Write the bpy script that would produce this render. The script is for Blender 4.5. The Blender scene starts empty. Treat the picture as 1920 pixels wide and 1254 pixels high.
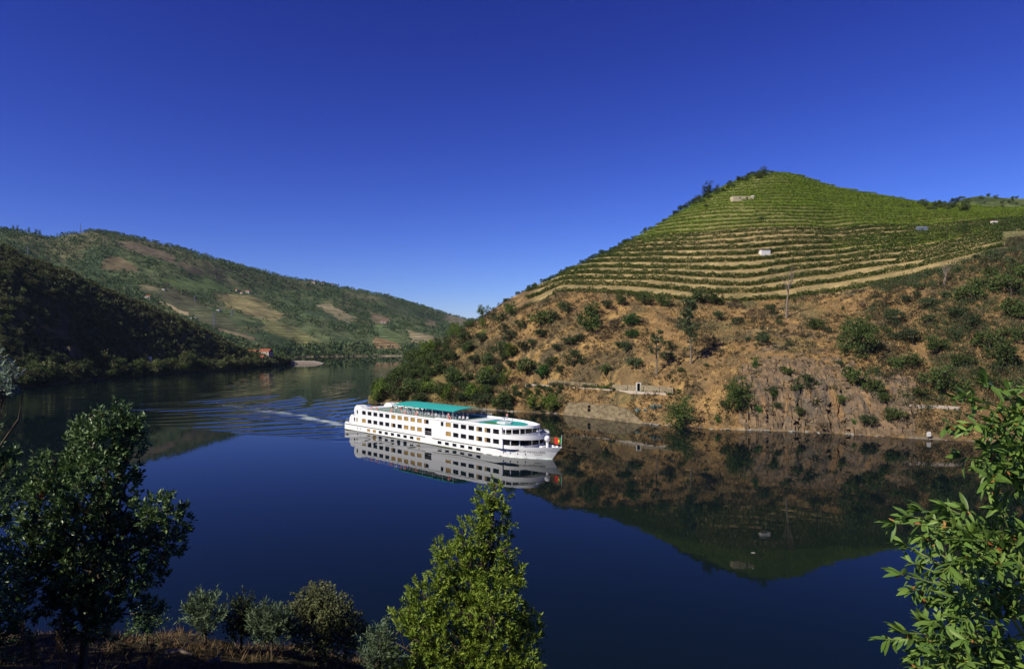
import bpy, math, random
import numpy as np
from mathutils import Vector, Matrix

# ------------------------------------------------------------------ camera, sky, sun, exposure
CAM_H = 25.0            # eye height above the river, metres
F = 1280.0              # focal length in photograph pixels (24 mm lens)
HY = 634.0              # photograph row of the horizon
scene = bpy.context.scene
cam_data = bpy.data.cameras.new('camera')
cam_data.sensor_width = 36.0
cam_data.lens = 24.0
cam_data.shift_y = 7.0 / 1920.0
cam_data.clip_start = 0.1
cam_data.clip_end = 20000.0
cam = bpy.data.objects.new('camera', cam_data)
scene.collection.objects.link(cam)
cam.location = (0, 0, CAM_H)
cam.rotation_euler = (math.radians(90), 0, 0)
scene.camera = cam

SUN_EL = math.radians(41.0)
SUN_H = Vector((-0.80, -0.60, 0)).normalized()
TO_SUN = Vector((SUN_H.x * math.cos(SUN_EL), SUN_H.y * math.cos(SUN_EL), math.sin(SUN_EL)))
world = bpy.data.worlds.new('World')
scene.world = world
world.use_nodes = True
wn, wl = world.node_tree.nodes, world.node_tree.links
wn.clear()
sky = wn.new('ShaderNodeTexSky')
sky.sky_type = 'NISHITA'
sky.sun_disc = False
sky.sun_elevation = SUN_EL
sky.sun_rotation = math.atan2(SUN_H.x, SUN_H.y)
sky.altitude = 200.0
sky.air_density = 0.9
sky.dust_density = 0.15
sky.ozone_density = 3.0
# slide-film response of the blue: one exponent and gain per channel over the whole sky
sepc = wn.new('ShaderNodeSeparateColor'); comc = wn.new('ShaderNodeCombineColor')
wl.new(sky.outputs['Color'], sepc.inputs[0])
for ch, (gm, gn) in enumerate(((1.90, 0.225), (1.95, 0.200), (1.42, 0.93))):
    pw = wn.new('ShaderNodeMath'); pw.operation = 'POWER'; pw.inputs[1].default_value = gm
    ml = wn.new('ShaderNodeMath'); ml.operation = 'MULTIPLY'; ml.inputs[1].default_value = gn
    wl.new(sepc.outputs[ch], pw.inputs[0]); wl.new(pw.outputs[0], ml.inputs[0]); wl.new(ml.outputs[0], comc.inputs[ch])
bg = wn.new('ShaderNodeBackground')
bg.inputs['Strength'].default_value = 0.05
wout = wn.new('ShaderNodeOutputWorld')
wl.new(comc.outputs[0], bg.inputs['Color'])
wl.new(bg.outputs['Background'], wout.inputs['Surface'])

sun_data = bpy.data.lights.new('sun', 'SUN')
sun_data.energy = 4.8
sun_data.angle = math.radians(0.5)
sun_data.color = (1.0, 0.93, 0.80)
sun = bpy.data.objects.new('sun', sun_data)
scene.collection.objects.link(sun)
sun.rotation_euler = TO_SUN.to_track_quat('Z', 'Y').to_euler()

vs = scene.view_settings
vs.view_transform = 'Standard'
vs.look = 'None'
vs.exposure = 0.25
vs.gamma = 1.0
scene.cycles.use_denoising = True
scene.cycles.max_bounces = 6
scene.cycles.diffuse_bounces = 2
scene.cycles.glossy_bounces = 3
scene.cycles.transmission_bounces = 2
scene.cycles.caustics_reflective = False
scene.cycles.caustics_refractive = False

# ------------------------------------------------------------------ helpers
COL = scene.collection
R = np.random.default_rng(7)


def props(o, label=None, cat=None, group=None, kind=None):
    if label: o['label'] = label
    if cat: o['category'] = cat
    if group: o['group'] = group
    if kind: o['kind'] = kind
    return o


def empty(name, loc=(0, 0, 0), rz=0.0, scale=1.0):
    o = bpy.data.objects.new(name, None)
    o.empty_display_size = 0.5
    COL.objects.link(o)
    o.location = loc
    o.rotation_euler = (0, 0, rz)
    o.scale = (scale, scale, scale) if np.isscalar(scale) else scale
    return o


def mesh_data(name, V, Fc, mats, midx=None, smooth=False, attr=None):
    """V (n,3); Fc an (m,3|4) array or a list of index tuples."""
    me = bpy.data.meshes.new(name)
    V = np.asarray(V, dtype=np.float32).reshape(-1, 3)
    if isinstance(Fc, np.ndarray):
        k = Fc.shape[1]
        loops = Fc.astype(np.int32).ravel()
        starts = np.arange(0, len(loops), k, dtype=np.int32)
    else:
        cnt = np.array([len(f) for f in Fc], dtype=np.int32)
        loops = np.fromiter((i for f in Fc for i in f), dtype=np.int32)
        starts = np.concatenate(([0], np.cumsum(cnt)[:-1])).astype(np.int32) if len(cnt) else np.zeros(0, np.int32)
    me.vertices.add(len(V)); me.vertices.foreach_set('co', V.ravel())
    me.loops.add(len(loops)); me.loops.foreach_set('vertex_index', loops)
    me.polygons.add(len(starts)); me.polygons.foreach_set('loop_start', starts)
    if not isinstance(mats, (list, tuple)): mats = [mats]
    for m in mats: me.materials.append(m)
    if midx is not None: me.polygons.foreach_set('material_index', np.asarray(midx, dtype=np.int32))
    me.polygons.foreach_set('use_smooth', np.full(len(starts), smooth, dtype=bool))
    if attr is not None:
        for an, data in attr.items():
            a = me.attributes.new(an, 'FLOAT_COLOR', 'POINT')
            d = np.ones((len(V), 4), dtype=np.float32)
            d[:, :data.shape[1]] = data
            a.data.foreach_set('color', d.ravel())
    me.update(calc_edges=True)
    me.validate()
    return me


def obj(name, me, parent=None, loc=(0, 0, 0), rz=0.0, scale=1.0):
    o = bpy.data.objects.new(name, me)
    COL.objects.link(o)
    o.location = loc
    o.rotation_euler = (0, 0, rz)
    o.scale = (scale, scale, scale) if np.isscalar(scale) else scale
    if parent is not None: o.parent = parent
    return o


class MB:
    """collects boxes, tubes and strips into one mesh"""
    def __init__(self): self.v, self.f = [], []
    def add(self, V, Fc):
        b = len(self.v)
        self.v.extend([tuple(p) for p in V])
        self.f.extend([tuple(int(i) + b for i in f) for f in Fc])
        return self
    def box(self, x0, x1, y0, y1, z0, z1):
        return self.add([(x0, y0, z0), (x1, y0, z0), (x1, y1, z0), (x0, y1, z0), (x0, y0, z1), (x1, y0, z1), (x1, y1, z1), (x0, y1, z1)],
                        [(0, 3, 2, 1), (4, 5, 6, 7), (0, 1, 5, 4), (1, 2, 6, 5), (2, 3, 7, 6), (3, 0, 4, 7)])
    def tube(self, pts, rad, n=6, cap=True):
        pts = [Vector(p) for p in pts]
        rad = [rad] * len(pts) if np.isscalar(rad) else list(rad)
        V, Fc = [], []
        for i, p in enumerate(pts):
            t = (pts[min(i + 1, len(pts) - 1)] - pts[max(i - 1, 0)]).normalized()
            a = t.cross(Vector((0, 0, 1)) if abs(t.z) < 0.95 else Vector((1, 0, 0))).normalized()
            b = t.cross(a)
            for k in range(n):
                an = 2 * math.pi * k / n
                V.append(p + (a * math.cos(an) + b * math.sin(an)) * rad[i])
        for i in range(len(pts) - 1):
            for k in range(n):
                k2 = (k + 1) % n
                Fc.append((i * n + k, i * n + k2, (i + 1) * n + k2, (i + 1) * n + k))
        if cap:
            Fc.append(tuple(reversed(range(n)))); Fc.append(tuple((len(pts) - 1) * n + k for k in range(n)))
        return self.add(V, Fc)
    def prism(self, outline, z0, z1, flare=0.0, close=True):
        """solid with plan outline [(x,y)...] between z0 and z1"""
        n = len(outline)
        V = [(x, y, z0) for x, y in outline] + [(x, y, z1) for x, y in outline]
        Fc = [(i, (i + 1) % n, n + (i + 1) % n, n + i) for i in range(n)]
        if close: Fc += [tuple(reversed(range(n))), tuple(range(n, 2 * n))]
        return self.add(V, Fc)
    def wall(self, outer, inner, z0, z1, z0i=None):
        """open band of wall between two plan lines of the same length"""
        n = len(outer)
        V = [(x, y, z0) for x, y in outer] + [(x, y, z1) for x, y in outer] + [(x, y, z0) for x, y in inner] + [(x, y, z1) for x, y in inner]
        Fc = []
        for i in range(n - 1):
            Fc += [(i, i + 1, n + i + 1, n + i), (2 * n + i + 1, 2 * n + i, 3 * n + i, 3 * n + i + 1),
                   (n + i, n + i + 1, 3 * n + i + 1, 3 * n + i), (i + 1, i, 2 * n + i, 2 * n + i + 1)]
        Fc += [(0, n, 3 * n, 2 * n), (n - 1, 3 * n - 1, 4 * n - 1, 2 * n - 1)]
        return self.add(V, Fc)
    def data(self, name, mat, smooth=False): return mesh_data(name, np.array(self.v), self.f, mat, smooth=smooth)
    def build(self, name, mat, parent=None, smooth=False, **k): return obj(name, self.data(name, mat, smooth), parent, **k)


def hash2(ix, iy, seed):
    h = (ix.astype(np.int64) * 374761393 + iy.astype(np.int64) * 668265263 + seed * 1442695041) & 0xFFFFFFFF
    h = ((h ^ (h >> 13)) * 1274126177) & 0xFFFFFFFF
    h = h ^ (h >> 16)
    return (h & 0xFFFF) / 65535.0


def vnoise(x, y, seed=0):
    x = np.asarray(x, float); y = np.asarray(y, float)
    ix, iy = np.floor(x), np.floor(y)
    fx, fy = x - ix, y - iy
    fx = fx * fx * (3 - 2 * fx); fy = fy * fy * (3 - 2 * fy)
    a, b = hash2(ix, iy, seed), hash2(ix + 1, iy, seed)
    c, d = hash2(ix, iy + 1, seed), hash2(ix + 1, iy + 1, seed)
    return (a + (b - a) * fx) * (1 - fy) + (c + (d - c) * fx) * fy


def fbm(x, y, seed=0, o=4):
    s, a, t = 0.0, 1.0, 0.0
    for i in range(o):
        s = s + a * (vnoise(x * 2 ** i, y * 2 ** i, seed + i * 17) - 0.5)
        t += a; a *= 0.5
    return s / t * 2


def smooth01(x, a, b):
    t = np.clip((np.asarray(x, float) - a) / (b - a), 0, 1)
    return t * t * (3 - 2 * t)


def unit(v): return v / np.maximum(np.linalg.norm(v, axis=-1, keepdims=True), 1e-9)


def leaf_quads(P, D, L, W, rng, fold=0.15):
    """folded diamond leaves from base points P along D"""
    n = len(P)
    D = unit(D)
    r = unit(rng.normal(size=(n, 3)))
    S = unit(np.cross(D, r)); N = np.cross(S, D)
    L = np.broadcast_to(np.asarray(L, float), (n,))[:, None]; W = np.broadcast_to(np.asarray(W, float), (n,))[:, None]
    mid = P + D * L * 0.45 + N * W * fold
    V = np.stack([P, mid + S * W * 0.5, P + D * L, mid - S * W * 0.5], axis=1).reshape(-1, 3)
    return V, np.arange(4 * n).reshape(-1, 4)


def crown_cloud(lobes, n, L, W, rng, clump=0.22, per=26, shell=0.6, up=0.35, out=0.6, rnd=0.8):
    """leaves gathered in clumps over the shells of the lobes (cx,cy,cz,rx,ry,rz)"""
    lobes = np.asarray(lobes, float)
    w = (lobes[:, 3:6].mean(1)) ** 2; w = w / w.sum()
    m = max(3, n // per)
    li = rng.choice(len(lobes), m, p=w)
    d = unit(rng.normal(size=(m, 3)))
    rr = shell + (1 - shell) * np.sqrt(rng.random(m)) + rng.normal(size=m) * 0.05
    C = lobes[li, :3] + d * lobes[li, 3:6] * rr[:, None]
    ci = rng.integers(0, m, n)
    cr = lobes[li, 3:6].mean(1)[ci] * clump * (0.6 + 0.8 * rng.random(m))[ci]
    P = C[ci] + rng.normal(size=(n, 3)) * cr[:, None] * np.array([1, 1, 0.75])
    D = d[ci] * out + rng.normal(size=(n, 3)) * rnd + np.array([0, 0, up])
    s = 0.7 + 0.6 * rng.random(n)
    return leaf_quads(P, D, L * s, W * s, rng)


def sprig_cloud(lobes, n, L, W, rng, per=18, length=0.5, shell=0.55, up=0.6, out=0.7, rnd=0.35, open_=0.0):
    """twigs that leave the lobes outward and upward, each with leaves set along it"""
    lobes = np.asarray(lobes, float)
    w = (lobes[:, 3:6].mean(1)) ** 2; w = w / w.sum()
    m = max(3, n // per)
    li = rng.choice(len(lobes), m, p=w)
    d = unit(rng.normal(size=(m, 3)) + np.array([0, -.15, .1]))
    rr = shell + (1 - shell) * np.sqrt(rng.random(m))
    C = lobes[li, :3] + d * lobes[li, 3:6] * rr[:, None]
    A = unit(d * out + np.array([0, 0, up]) + rng.normal(size=(m, 3)) * rnd)
    ln = length * (.5 + .9 * rng.random(m)) * (.6 + .4 * lobes[li, 3] / lobes[:, 3].max())
    if open_:
        kp = vnoise(C[:, 0] * 1.6 + C[:, 1], C[:, 2] * 1.6, 77) > open_
        C, A, ln = C[kp], A[kp], ln[kp]; m = len(C)
    ci = rng.integers(0, m, n); t = rng.random(n) ** .8
    P = C[ci] + A[ci] * (ln[ci] * (t - .35))[:, None] + rng.normal(size=(n, 3)) * .012
    side = unit(np.cross(A[ci], rng.normal(size=(n, 3))))
    D = A[ci] * .75 + side * .8 + np.array([0, 0, .1])
    s = .65 + .7 * rng.random(n)
    return leaf_quads(P, D, L * s, W * s, rng)


def from_px(px, py, d):
    """the world point seen at a photograph pixel, at depth d"""
    return Vector(((px - 960) / F * d, d, CAM_H + (HY - py) / F * d))


# ------------------------------------------------------------------ materials
def nmat(name):
    m = bpy.data.materials.new(name); m.use_nodes = True
    nt = m.node_tree; nt.nodes.clear()
    out = nt.nodes.new('ShaderNodeOutputMaterial')
    return m, nt.nodes, nt.links, out


def plain(name, col, rough=0.6, spec=0.3, metal=0.0, var=0.0, scale=2.0, bump=0.0, bscale=8.0):
    m, N, L, out = nmat(name)
    b = N.new('ShaderNodeBsdfPrincipled')
    b.inputs['Base Color'].default_value = (*col, 1)
    b.inputs['Roughness'].default_value = rough
    b.inputs['Specular IOR Level'].default_value = spec
    b.inputs['Metallic'].default_value = metal
    L.new(b.outputs[0], out.inputs[0])
    if var or bump:
        tc = N.new('ShaderNodeTexCoord')
        nz = N.new('ShaderNodeTexNoise'); nz.inputs['Scale'].default_value = scale; nz.inputs['Detail'].default_value = 6
        L.new(tc.outputs['Object'], nz.inputs['Vector'])
        if var:
            mx = N.new('ShaderNodeMix'); mx.data_type = 'RGBA'
            mx.inputs['A'].default_value = (*[c * (1 - var) for c in col], 1)
            mx.inputs['B'].default_value = (*[min(1, c * (1 + var)) for c in col], 1)
            L.new(nz.outputs['Fac'], mx.inputs['Factor']); L.new(mx.outputs['Result'], b.inputs['Base Color'])
        if bump:
            n2 = N.new('ShaderNodeTexNoise'); n2.inputs['Scale'].default_value = bscale; n2.inputs['Detail'].default_value = 5
            L.new(tc.outputs['Object'], n2.inputs['Vector'])
            bp = N.new('ShaderNodeBump'); bp.inputs['Strength'].default_value = bump; bp.inputs['Distance'].default_value = 0.2
            L.new(n2.outputs['Fac'], bp.inputs['Height']); L.new(bp.outputs['Normal'], b.inputs['Normal'])
    return m


def leafmat(name, cols, trans=0.25, rough=0.55, objvar=0.35, spec=0.25):
    """cols: ramp of leaf colours picked per leaf"""
    m, N, L, out = nmat(name)
    g = N.new('ShaderNodeNewGeometry')
    r = N.new('ShaderNodeValToRGB')
    el = r.color_ramp.elements
    while len(el) < len(cols): el.new(0.5)
    for i, c in enumerate(cols):
        el[i].position = i / max(1, len(cols) - 1); el[i].color = (*c, 1)
    L.new(g.outputs['Random Per Island'], r.inputs['Fac'])
    oi = N.new('ShaderNodeObjectInfo')
    mr = N.new('ShaderNodeMapRange')
    mr.inputs['To Min'].default_value = 1 - objvar; mr.inputs['To Max'].default_value = 1 + objvar
    L.new(oi.outputs['Random'], mr.inputs['Value'])
    hs = N.new('ShaderNodeHueSaturation')
    L.new(r.outputs['Color'], hs.inputs['Color']); L.new(mr.outputs['Result'], hs.inputs['Value'])
    b = N.new('ShaderNodeBsdfPrincipled')
    b.inputs['Roughness'].default_value = rough
    b.inputs['Specular IOR Level'].default_value = spec
    L.new(hs.outputs['Color'], b.inputs['Base Color'])
    t = N.new('ShaderNodeBsdfTranslucent'); L.new(hs.outputs['Color'], t.inputs['Color'])
    mx = N.new('ShaderNodeMixShader'); mx.inputs[0].default_value = trans
    L.new(b.outputs[0], mx.inputs[1]); L.new(t.outputs[0], mx.inputs[2])
    L.new(mx.outputs[0], out.inputs[0])
    return m


def attr_terrain(name, colours, bump=0.6, bscale=0.6, nscale=0.15, rough=0.95, stripes=0.0, stripe_period=6.0):
    """terrain whose colour comes from the painted ground-cover attribute 'cover', broken up by noise"""
    m, N, L, out = nmat(name)
    at = N.new('ShaderNodeAttribute'); at.attribute_name = 'cover'
    tc = N.new('ShaderNodeTexCoord')
    n1 = N.new('ShaderNodeTexNoise'); n1.inputs['Scale'].default_value = nscale; n1.inputs['Detail'].default_value = 8; n1.inputs['Roughness'].default_value = 0.65
    n2 = N.new('ShaderNodeTexNoise'); n2.inputs['Scale'].default_value = bscale; n2.inputs['Detail'].default_value = 6; n2.inputs['Roughness'].default_value = 0.7
    L.new(tc.outputs['Object'], n1.inputs['Vector']); L.new(tc.outputs['Object'], n2.inputs['Vector'])
    mr = N.new('ShaderNodeMapRange'); mr.inputs['From Min'].default_value = 0.25; mr.inputs['From Max'].default_value = 0.75
    mr.inputs['To Min'].default_value = 0.62; mr.inputs['To Max'].default_value = 1.35
    L.new(n1.outputs['Fac'], mr.inputs['Value'])
    mr2 = N.new('ShaderNodeMapRange'); mr2.inputs['From Min'].default_value = 0.3; mr2.inputs['From Max'].default_value = 0.7
    mr2.inputs['To Min'].default_value = 0.7; mr2.inputs['To Max'].default_value = 1.3
    L.new(n2.outputs['Fac'], mr2.inputs['Value'])
    mu = N.new('ShaderNodeMath'); mu.operation = 'MULTIPLY'
    L.new(mr.outputs[0], mu.inputs[0]); L.new(mr2.outputs[0], mu.inputs[1])
    val = mu.outputs[0]
    if stripes:
        sx = N.new('ShaderNodeSeparateXYZ'); L.new(tc.outputs['Object'], sx.inputs[0])
        ad = N.new('ShaderNodeMath'); ad.operation = 'MULTIPLY_ADD'; ad.inputs[1].default_value = 5.0
        L.new(n1.outputs['Fac'], ad.inputs[0]); L.new(sx.outputs['Z'], ad.inputs[2])
        dv = N.new('ShaderNodeMath'); dv.operation = 'MULTIPLY'; dv.inputs[1].default_value = 2 * math.pi / stripe_period
        L.new(ad.outputs[0], dv.inputs[0])
        sn = N.new('ShaderNodeMath'); sn.operation = 'SINE'; L.new(dv.outputs[0], sn.inputs[0])
        ml = N.new('ShaderNodeMath'); ml.operation = 'MULTIPLY'; L.new(sn.outputs[0], ml.inputs[0]); L.new(at.outputs['Alpha'], ml.inputs[1])
        m3 = N.new('ShaderNodeMath'); m3.operation = 'MULTIPLY_ADD'; m3.inputs[1].default_value = stripes; m3.inputs[2].default_value = 1.0
        L.new(ml.outputs[0], m3.inputs[0])
        m4 = N.new('ShaderNodeMath'); m4.operation = 'MULTIPLY'; L.new(m3.outputs[0], m4.inputs[0]); L.new(val, m4.inputs[1])
        val = m4.outputs[0]
    hs = N.new('ShaderNodeHueSaturation'); L.new(at.outputs['Color'], hs.inputs['Color']); L.new(val, hs.inputs['Value'])
    b = N.new('ShaderNodeBsdfPrincipled'); b.inputs['Roughness'].default_value = rough; b.inputs['Specular IOR Level'].default_value = 0.1
    L.new(hs.outputs['Color'], b.inputs['Base Color'])
    bp = N.new('ShaderNodeBump'); bp.inputs['Strength'].default_value = bump; bp.inputs['Distance'].default_value = 1.0
    L.new(n2.outputs['Fac'], bp.inputs['Height']); L.new(bp.outputs['Normal'], b.inputs['Normal'])
    L.new(b.outputs[0], out.inputs[0])
    return m


M = {}
M['bark'] = plain('bark', (0.10, 0.075, 0.05), 0.9, 0.1, var=0.4, scale=6)
M['pale_bark'] = plain('pale_bark', (0.20, 0.16, 0.12), 0.9, 0.1, var=0.3, scale=3)
M['olive'] = leafmat('olive_scrub_leaf', [(0.027, 0.0459, 0.0175), (0.0567, 0.0837, 0.0297), (0.0945, 0.1188, 0.0432)])
M['green'] = leafmat('oak_leaf', [(0.034, 0.0565, 0.0149), (0.0662, 0.1009, 0.0237), (0.1173, 0.1547, 0.0355)])
M['lime'] = leafmat('lime_leaf', [(0.06, 0.10, 0.015), (0.11, 0.17, 0.02), (0.16, 0.22, 0.03)])
M['bright'] = leafmat('bright_leaf', [(0.025, 0.08, 0.012), (0.045, 0.13, 0.02), (0.07, 0.18, 0.03)])
M['dry'] = leafmat('dry_bush_leaf', [(0.07, 0.055, 0.032), (0.11, 0.085, 0.045), (0.15, 0.105, 0.05)])
M['dark'] = leafmat('dark_wood_leaf', [(0.0649, 0.0852, 0.0294), (0.1153, 0.1377, 0.0471), (0.1983, 0.2032, 0.0649)])
M['far'] = leafmat('far_wood_leaf', [(0.0375, 0.0671, 0.0272), (0.0675, 0.1105, 0.0409), (0.1163, 0.1579, 0.0545)])
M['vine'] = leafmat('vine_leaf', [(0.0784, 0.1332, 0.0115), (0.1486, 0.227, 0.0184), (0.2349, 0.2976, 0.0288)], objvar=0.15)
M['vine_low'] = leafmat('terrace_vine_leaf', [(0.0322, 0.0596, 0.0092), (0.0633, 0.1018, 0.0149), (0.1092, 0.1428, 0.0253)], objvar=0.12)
M['scrub'] = leafmat('low_scrub_leaf', [(0.035, 0.05, 0.02), (0.07, 0.08, 0.032), (0.10, 0.075, 0.04), (0.15, 0.10, 0.05)])
M['grass'] = leafmat('dry_grass_blade', [(0.25, 0.145, 0.045), (0.40, 0.255, 0.085), (0.50, 0.345, 0.14)], trans=0.15)
M['agave'] = leafmat('agave_leaf', [(0.13, 0.20, 0.17), (0.19, 0.26, 0.22)], trans=0.05)
# ------------------------------------------------------------------ terrain
def pchip(xk, zk, x):
    """monotone cubic through knots, one row per column: xk,zk (n,k); x (n,m)"""
    h = np.diff(xk, axis=1); dl = np.diff(zk, axis=1) / h
    m = np.zeros_like(zk)
    a, b = dl[:, :-1], dl[:, 1:]
    same = (a * b) > 0
    m[:, 1:-1] = np.where(same, np.where(np.abs(a) < np.abs(b), a, b), 0)
    m[:, 0], m[:, -1] = dl[:, 0], dl[:, -1]
    n, k = xk.shape
    idx = np.zeros(x.shape, int)
    for j in range(1, k - 1): idx += x >= xk[:, j:j + 1]
    r = np.arange(n)[:, None]
    x0, hh = xk[r, idx], h[r, idx]
    t = np.clip((x - x0) / hh, 0, 1)
    return ((2 * t ** 3 - 3 * t ** 2 + 1) * zk[r, idx] + (t ** 3 - 2 * t ** 2 + t) * hh * m[r, idx]
            + (-2 * t ** 3 + 3 * t ** 2) * zk[r, idx + 1] + (t ** 3 - t ** 2) * hh * m[r, idx + 1])


class Hill:
    """land given by cross sections: for a bearing (photograph column) a list of (distance, height) knots"""
    def __init__(self, cols, pxs, counts, blur=9):
        keys = np.array([c[0] for c in cols], float)
        K = len(cols[0][1])
        kd = np.array([[p[0] for p in c[1]] for c in cols], float)
        kz = np.array([[p[1] for p in c[1]] for c in cols], float)
        self.px = np.asarray(pxs, float)
        def col(tab):
            a = np.stack([np.interp(self.px, keys, tab[:, j]) for j in range(K)], 1)
            if blur:
                ker = np.hanning(2 * blur + 3); ker /= ker.sum(); pad = len(ker) // 2
                a = np.stack([np.convolve(np.pad(a[:, j], pad, mode='edge'), ker, 'valid') for j in range(K)], 1)
            return a
        self.kd, self.kz = col(kd), col(kz)
        segs = []
        for j in range(K - 1):
            t = np.arange(counts[j]) / counts[j]
            segs.append(self.kd[:, j:j + 1] * (1 - t) + self.kd[:, j + 1:j + 2] * t)
        segs.append(self.kd[:, -1:])
        self.D = np.concatenate(segs, 1)
        self.Z = pchip(self.kd, self.kz, self.D)
        self.X = (self.px[:, None] - 960) / F * self.D
        self.Y = self.D
        self.row0 = np.concatenate(([0], np.cumsum(counts)))
    def ypx(self): return HY + F * (CAM_H - self.Z) / self.D
    def PX(self): return 960 + F * self.X / self.Y
    def col_index(self, px): return int(np.clip(np.searchsorted(self.px, px), 1, len(self.px) - 1))
    def at(self, px, py, r0=0):
        """first point of the surface met on the sight line through a photograph pixel"""
        i = self.col_index(px)
        y = HY + F * (CAM_H - self.Z[i]) / self.D[i]
        below = np.nonzero(y[r0:] <= py)[0]
        j = (below[0] + r0) if len(below) else int(np.argmin(y))
        d = self.D[i, j]
        return Vector(((px - 960) / F * d, d, self.Z[i, j]))
    def z_at(self, px, d):
        i = self.col_index(px)
        return float(np.interp(d, self.D[i], self.Z[i]))
    def z_xy(self, x, y): return self.z_at(960 + F * x / y, y)
    def mesh(self, name, mat, attr):
        nc, nr = self.D.shape
        V = np.stack([self.X, self.Y, self.Z], 2).reshape(-1, 3)
        a = np.arange(nc * nr).reshape(nc, nr)
        Fc = np.stack([a[:-1, :-1], a[1:, :-1], a[1:, 1:], a[:-1, 1:]], 2).reshape(-1, 4)
        o = obj(name, mesh_data(name, V, Fc, mat, smooth=True, attr={'cover': attr.reshape(-1, 4)}))
        props(o, kind='structure')
        return o


def zpix(d, y): return CAM_H + (HY - y) * d / F


def inpoly(x, y, poly):
    ins = np.zeros(np.shape(x), bool)
    n = len(poly); j = n - 1
    for i in range(n):
        xi, yi = poly[i]; xj, yj = poly[j]
        if yi != yj:
            c = ((yi > y) != (yj > y)) & (x < (xj - xi) * (y - yi) / (yj - yi) + xi)
            ins ^= c
        j = i
    return ins


def mixc(base, col, w):
    w = np.asarray(w)[..., None]
    return base * (1 - w) + np.asarray(col) * w


# ---- vineyard hill, right bank ------------------------------------------------
# column, shore distance, bank top (d, y), foot of the vineyard (d, y), crest (d, y)
RH = [(690, 264, 266, 752, 269, 748, 272, 746), (740, 258, 264, 738, 275, 722, 285, 712), (800, 250, 260, 730, 280, 683, 297, 664),
      (870, 243, 255, 725, 283, 648, 310, 616), (960, 232, 247, 722, 285, 590, 330, 560), (1050, 225, 238, 724, 282, 547, 360, 512),
      (1150, 209, 223, 732, 276, 553, 385, 465), (1200, 200, 213, 737, 272, 557, 400, 440), (1300, 190, 203, 738, 270, 563, 420, 382), (1350, 187, 199, 730, 269, 564, 435, 351),
      (1400, 185, 196, 716, 268, 565, 450, 330), (1440, 184, 195, 706, 268, 563, 458, 322), (1478, 183, 194, 705, 267, 561, 464, 323), (1515, 181, 192, 703, 265, 557, 470, 333), (1560, 179, 191, 702, 262, 553, 480, 349),
      (1720, 170, 183, 715, 245, 520, 505, 378), (1870, 163, 178, 722, 225, 476, 520, 390), (2050, 156, 172, 725, 222, 460, 530, 384),
      (2500, 145, 160, 720, 215, 430, 545, 370)]
cols = []
for px, d0, d2, y2, d4, y4, d5, y5 in RH:
    z2, z4, z5 = zpix(d2, y2), zpix(d4, y4), zpix(d5, y5)
    back = min(1.0, max(0.0, (px - 690) / 500.0))
    cols.append((px, [(d0 - 10, -4.0), (d0, 0.0), (d2, z2), (d4, z4), (d5, z5), (d5 + 14 + 10 * back, z5 - 1.5 - 2 * back),
                      (d5 + 40 + 90 * back, z5 * 0.25 - 3 + 18 * back), (d5 + 90 + 400 * back, -6.0)]))
rh = Hill(cols, np.linspace(690, 2500, 900), [6, 34, 90, 240, 10, 16, 10])
# the vineyard face runs straight from its foot to the crest
t_ = np.arange(rh.row0[4] - rh.row0[3]) / (rh.row0[4] - rh.row0[3])
bow = 2.2 * np.sin(math.pi * t_)[None, :] * smooth01(rh.px, 1150, 1400)[:, None] * (1 - smooth01(rh.px, 1560, 1750))[:, None]
rh.Z[:, rh.row0[3]:rh.row0[4]] = rh.kz[:, 3:4] + (rh.kz[:, 4:5] - rh.kz[:, 3:4]) * t_[None, :] + bow
PXg = rh.PX()
zb = rh.kz[:, 3:4]; zc = rh.kz[:, 4:5]
d2_, z2_ = rh.kd[:, 2:3], rh.kz[:, 2:3]
ledge_w = smooth01(PXg, 960, 990) * (1 - smooth01(PXg, 1265, 1290)) * (rh.D > d2_)
rh.Z = rh.Z * (1 - ledge_w) + ledge_w * np.minimum(rh.Z, z2_ - .25 + np.maximum(0, rh.D - d2_ - 5.0) * 1.6)
ZS = rh.Z.copy()
rows = np.arange(rh.D.shape[1])[None, :]
rb, rf, rc = rh.row0[2], rh.row0[3], rh.row0[4]
on_vine = ((rows >= rf) & (rows <= rc + 8)).astype(float) * smooth01(PXg, 985, 1020) * (1 - smooth01(PXg, 1880 + 500 * (rh.Z - zb > 12), 1905 + 600 * (rh.Z - zb > 12)))
on_scrub = ((rows >= rh.row0[1]) & (rows < rf)).astype(float)
nz1 = fbm(rh.X / 26, rh.Y / 26, 3, 4); nz2 = fbm(rh.X / 5, rh.Y / 5, 5, 4)
DQ = 3.25
roll = 2.6 * fbm(rh.X / 48, rh.Y / 48, 21, 2) + .35 * fbm(rh.X / 9, rh.Y / 9, 22, 2)
hq = rh.Z - zb + roll
SP = 4.5 - 1.5 * np.clip(hq / 40.0, 0, 1)                 # terraces narrow towards the top
hc = np.clip(hq, 0, 40.0)
Q = np.where(hq < 0, hq / 4.5, -40.0 / 1.5 * np.log(1 - 1.5 * hc / (40.0 * 4.5))) + np.maximum(hq - 40.0, 0) / 3.0
fr = Q - np.floor(Q)
g = np.where(fr < 0.42, fr * 0.15, 0.063 + 0.937 * smooth01(fr, 0.42, 1.0))
terr_amt = on_vine * (1 - 0.5 * smooth01(Q, 14, 18))
land = smooth01(ZS, 0.3, 3.0)
rh.Z = rh.Z + terr_amt * SP * (g - fr) + land * (1 - on_vine) * (0.9 * nz1 + 0.45 * nz2) * smooth01(ZS, 0, 6)
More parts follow.
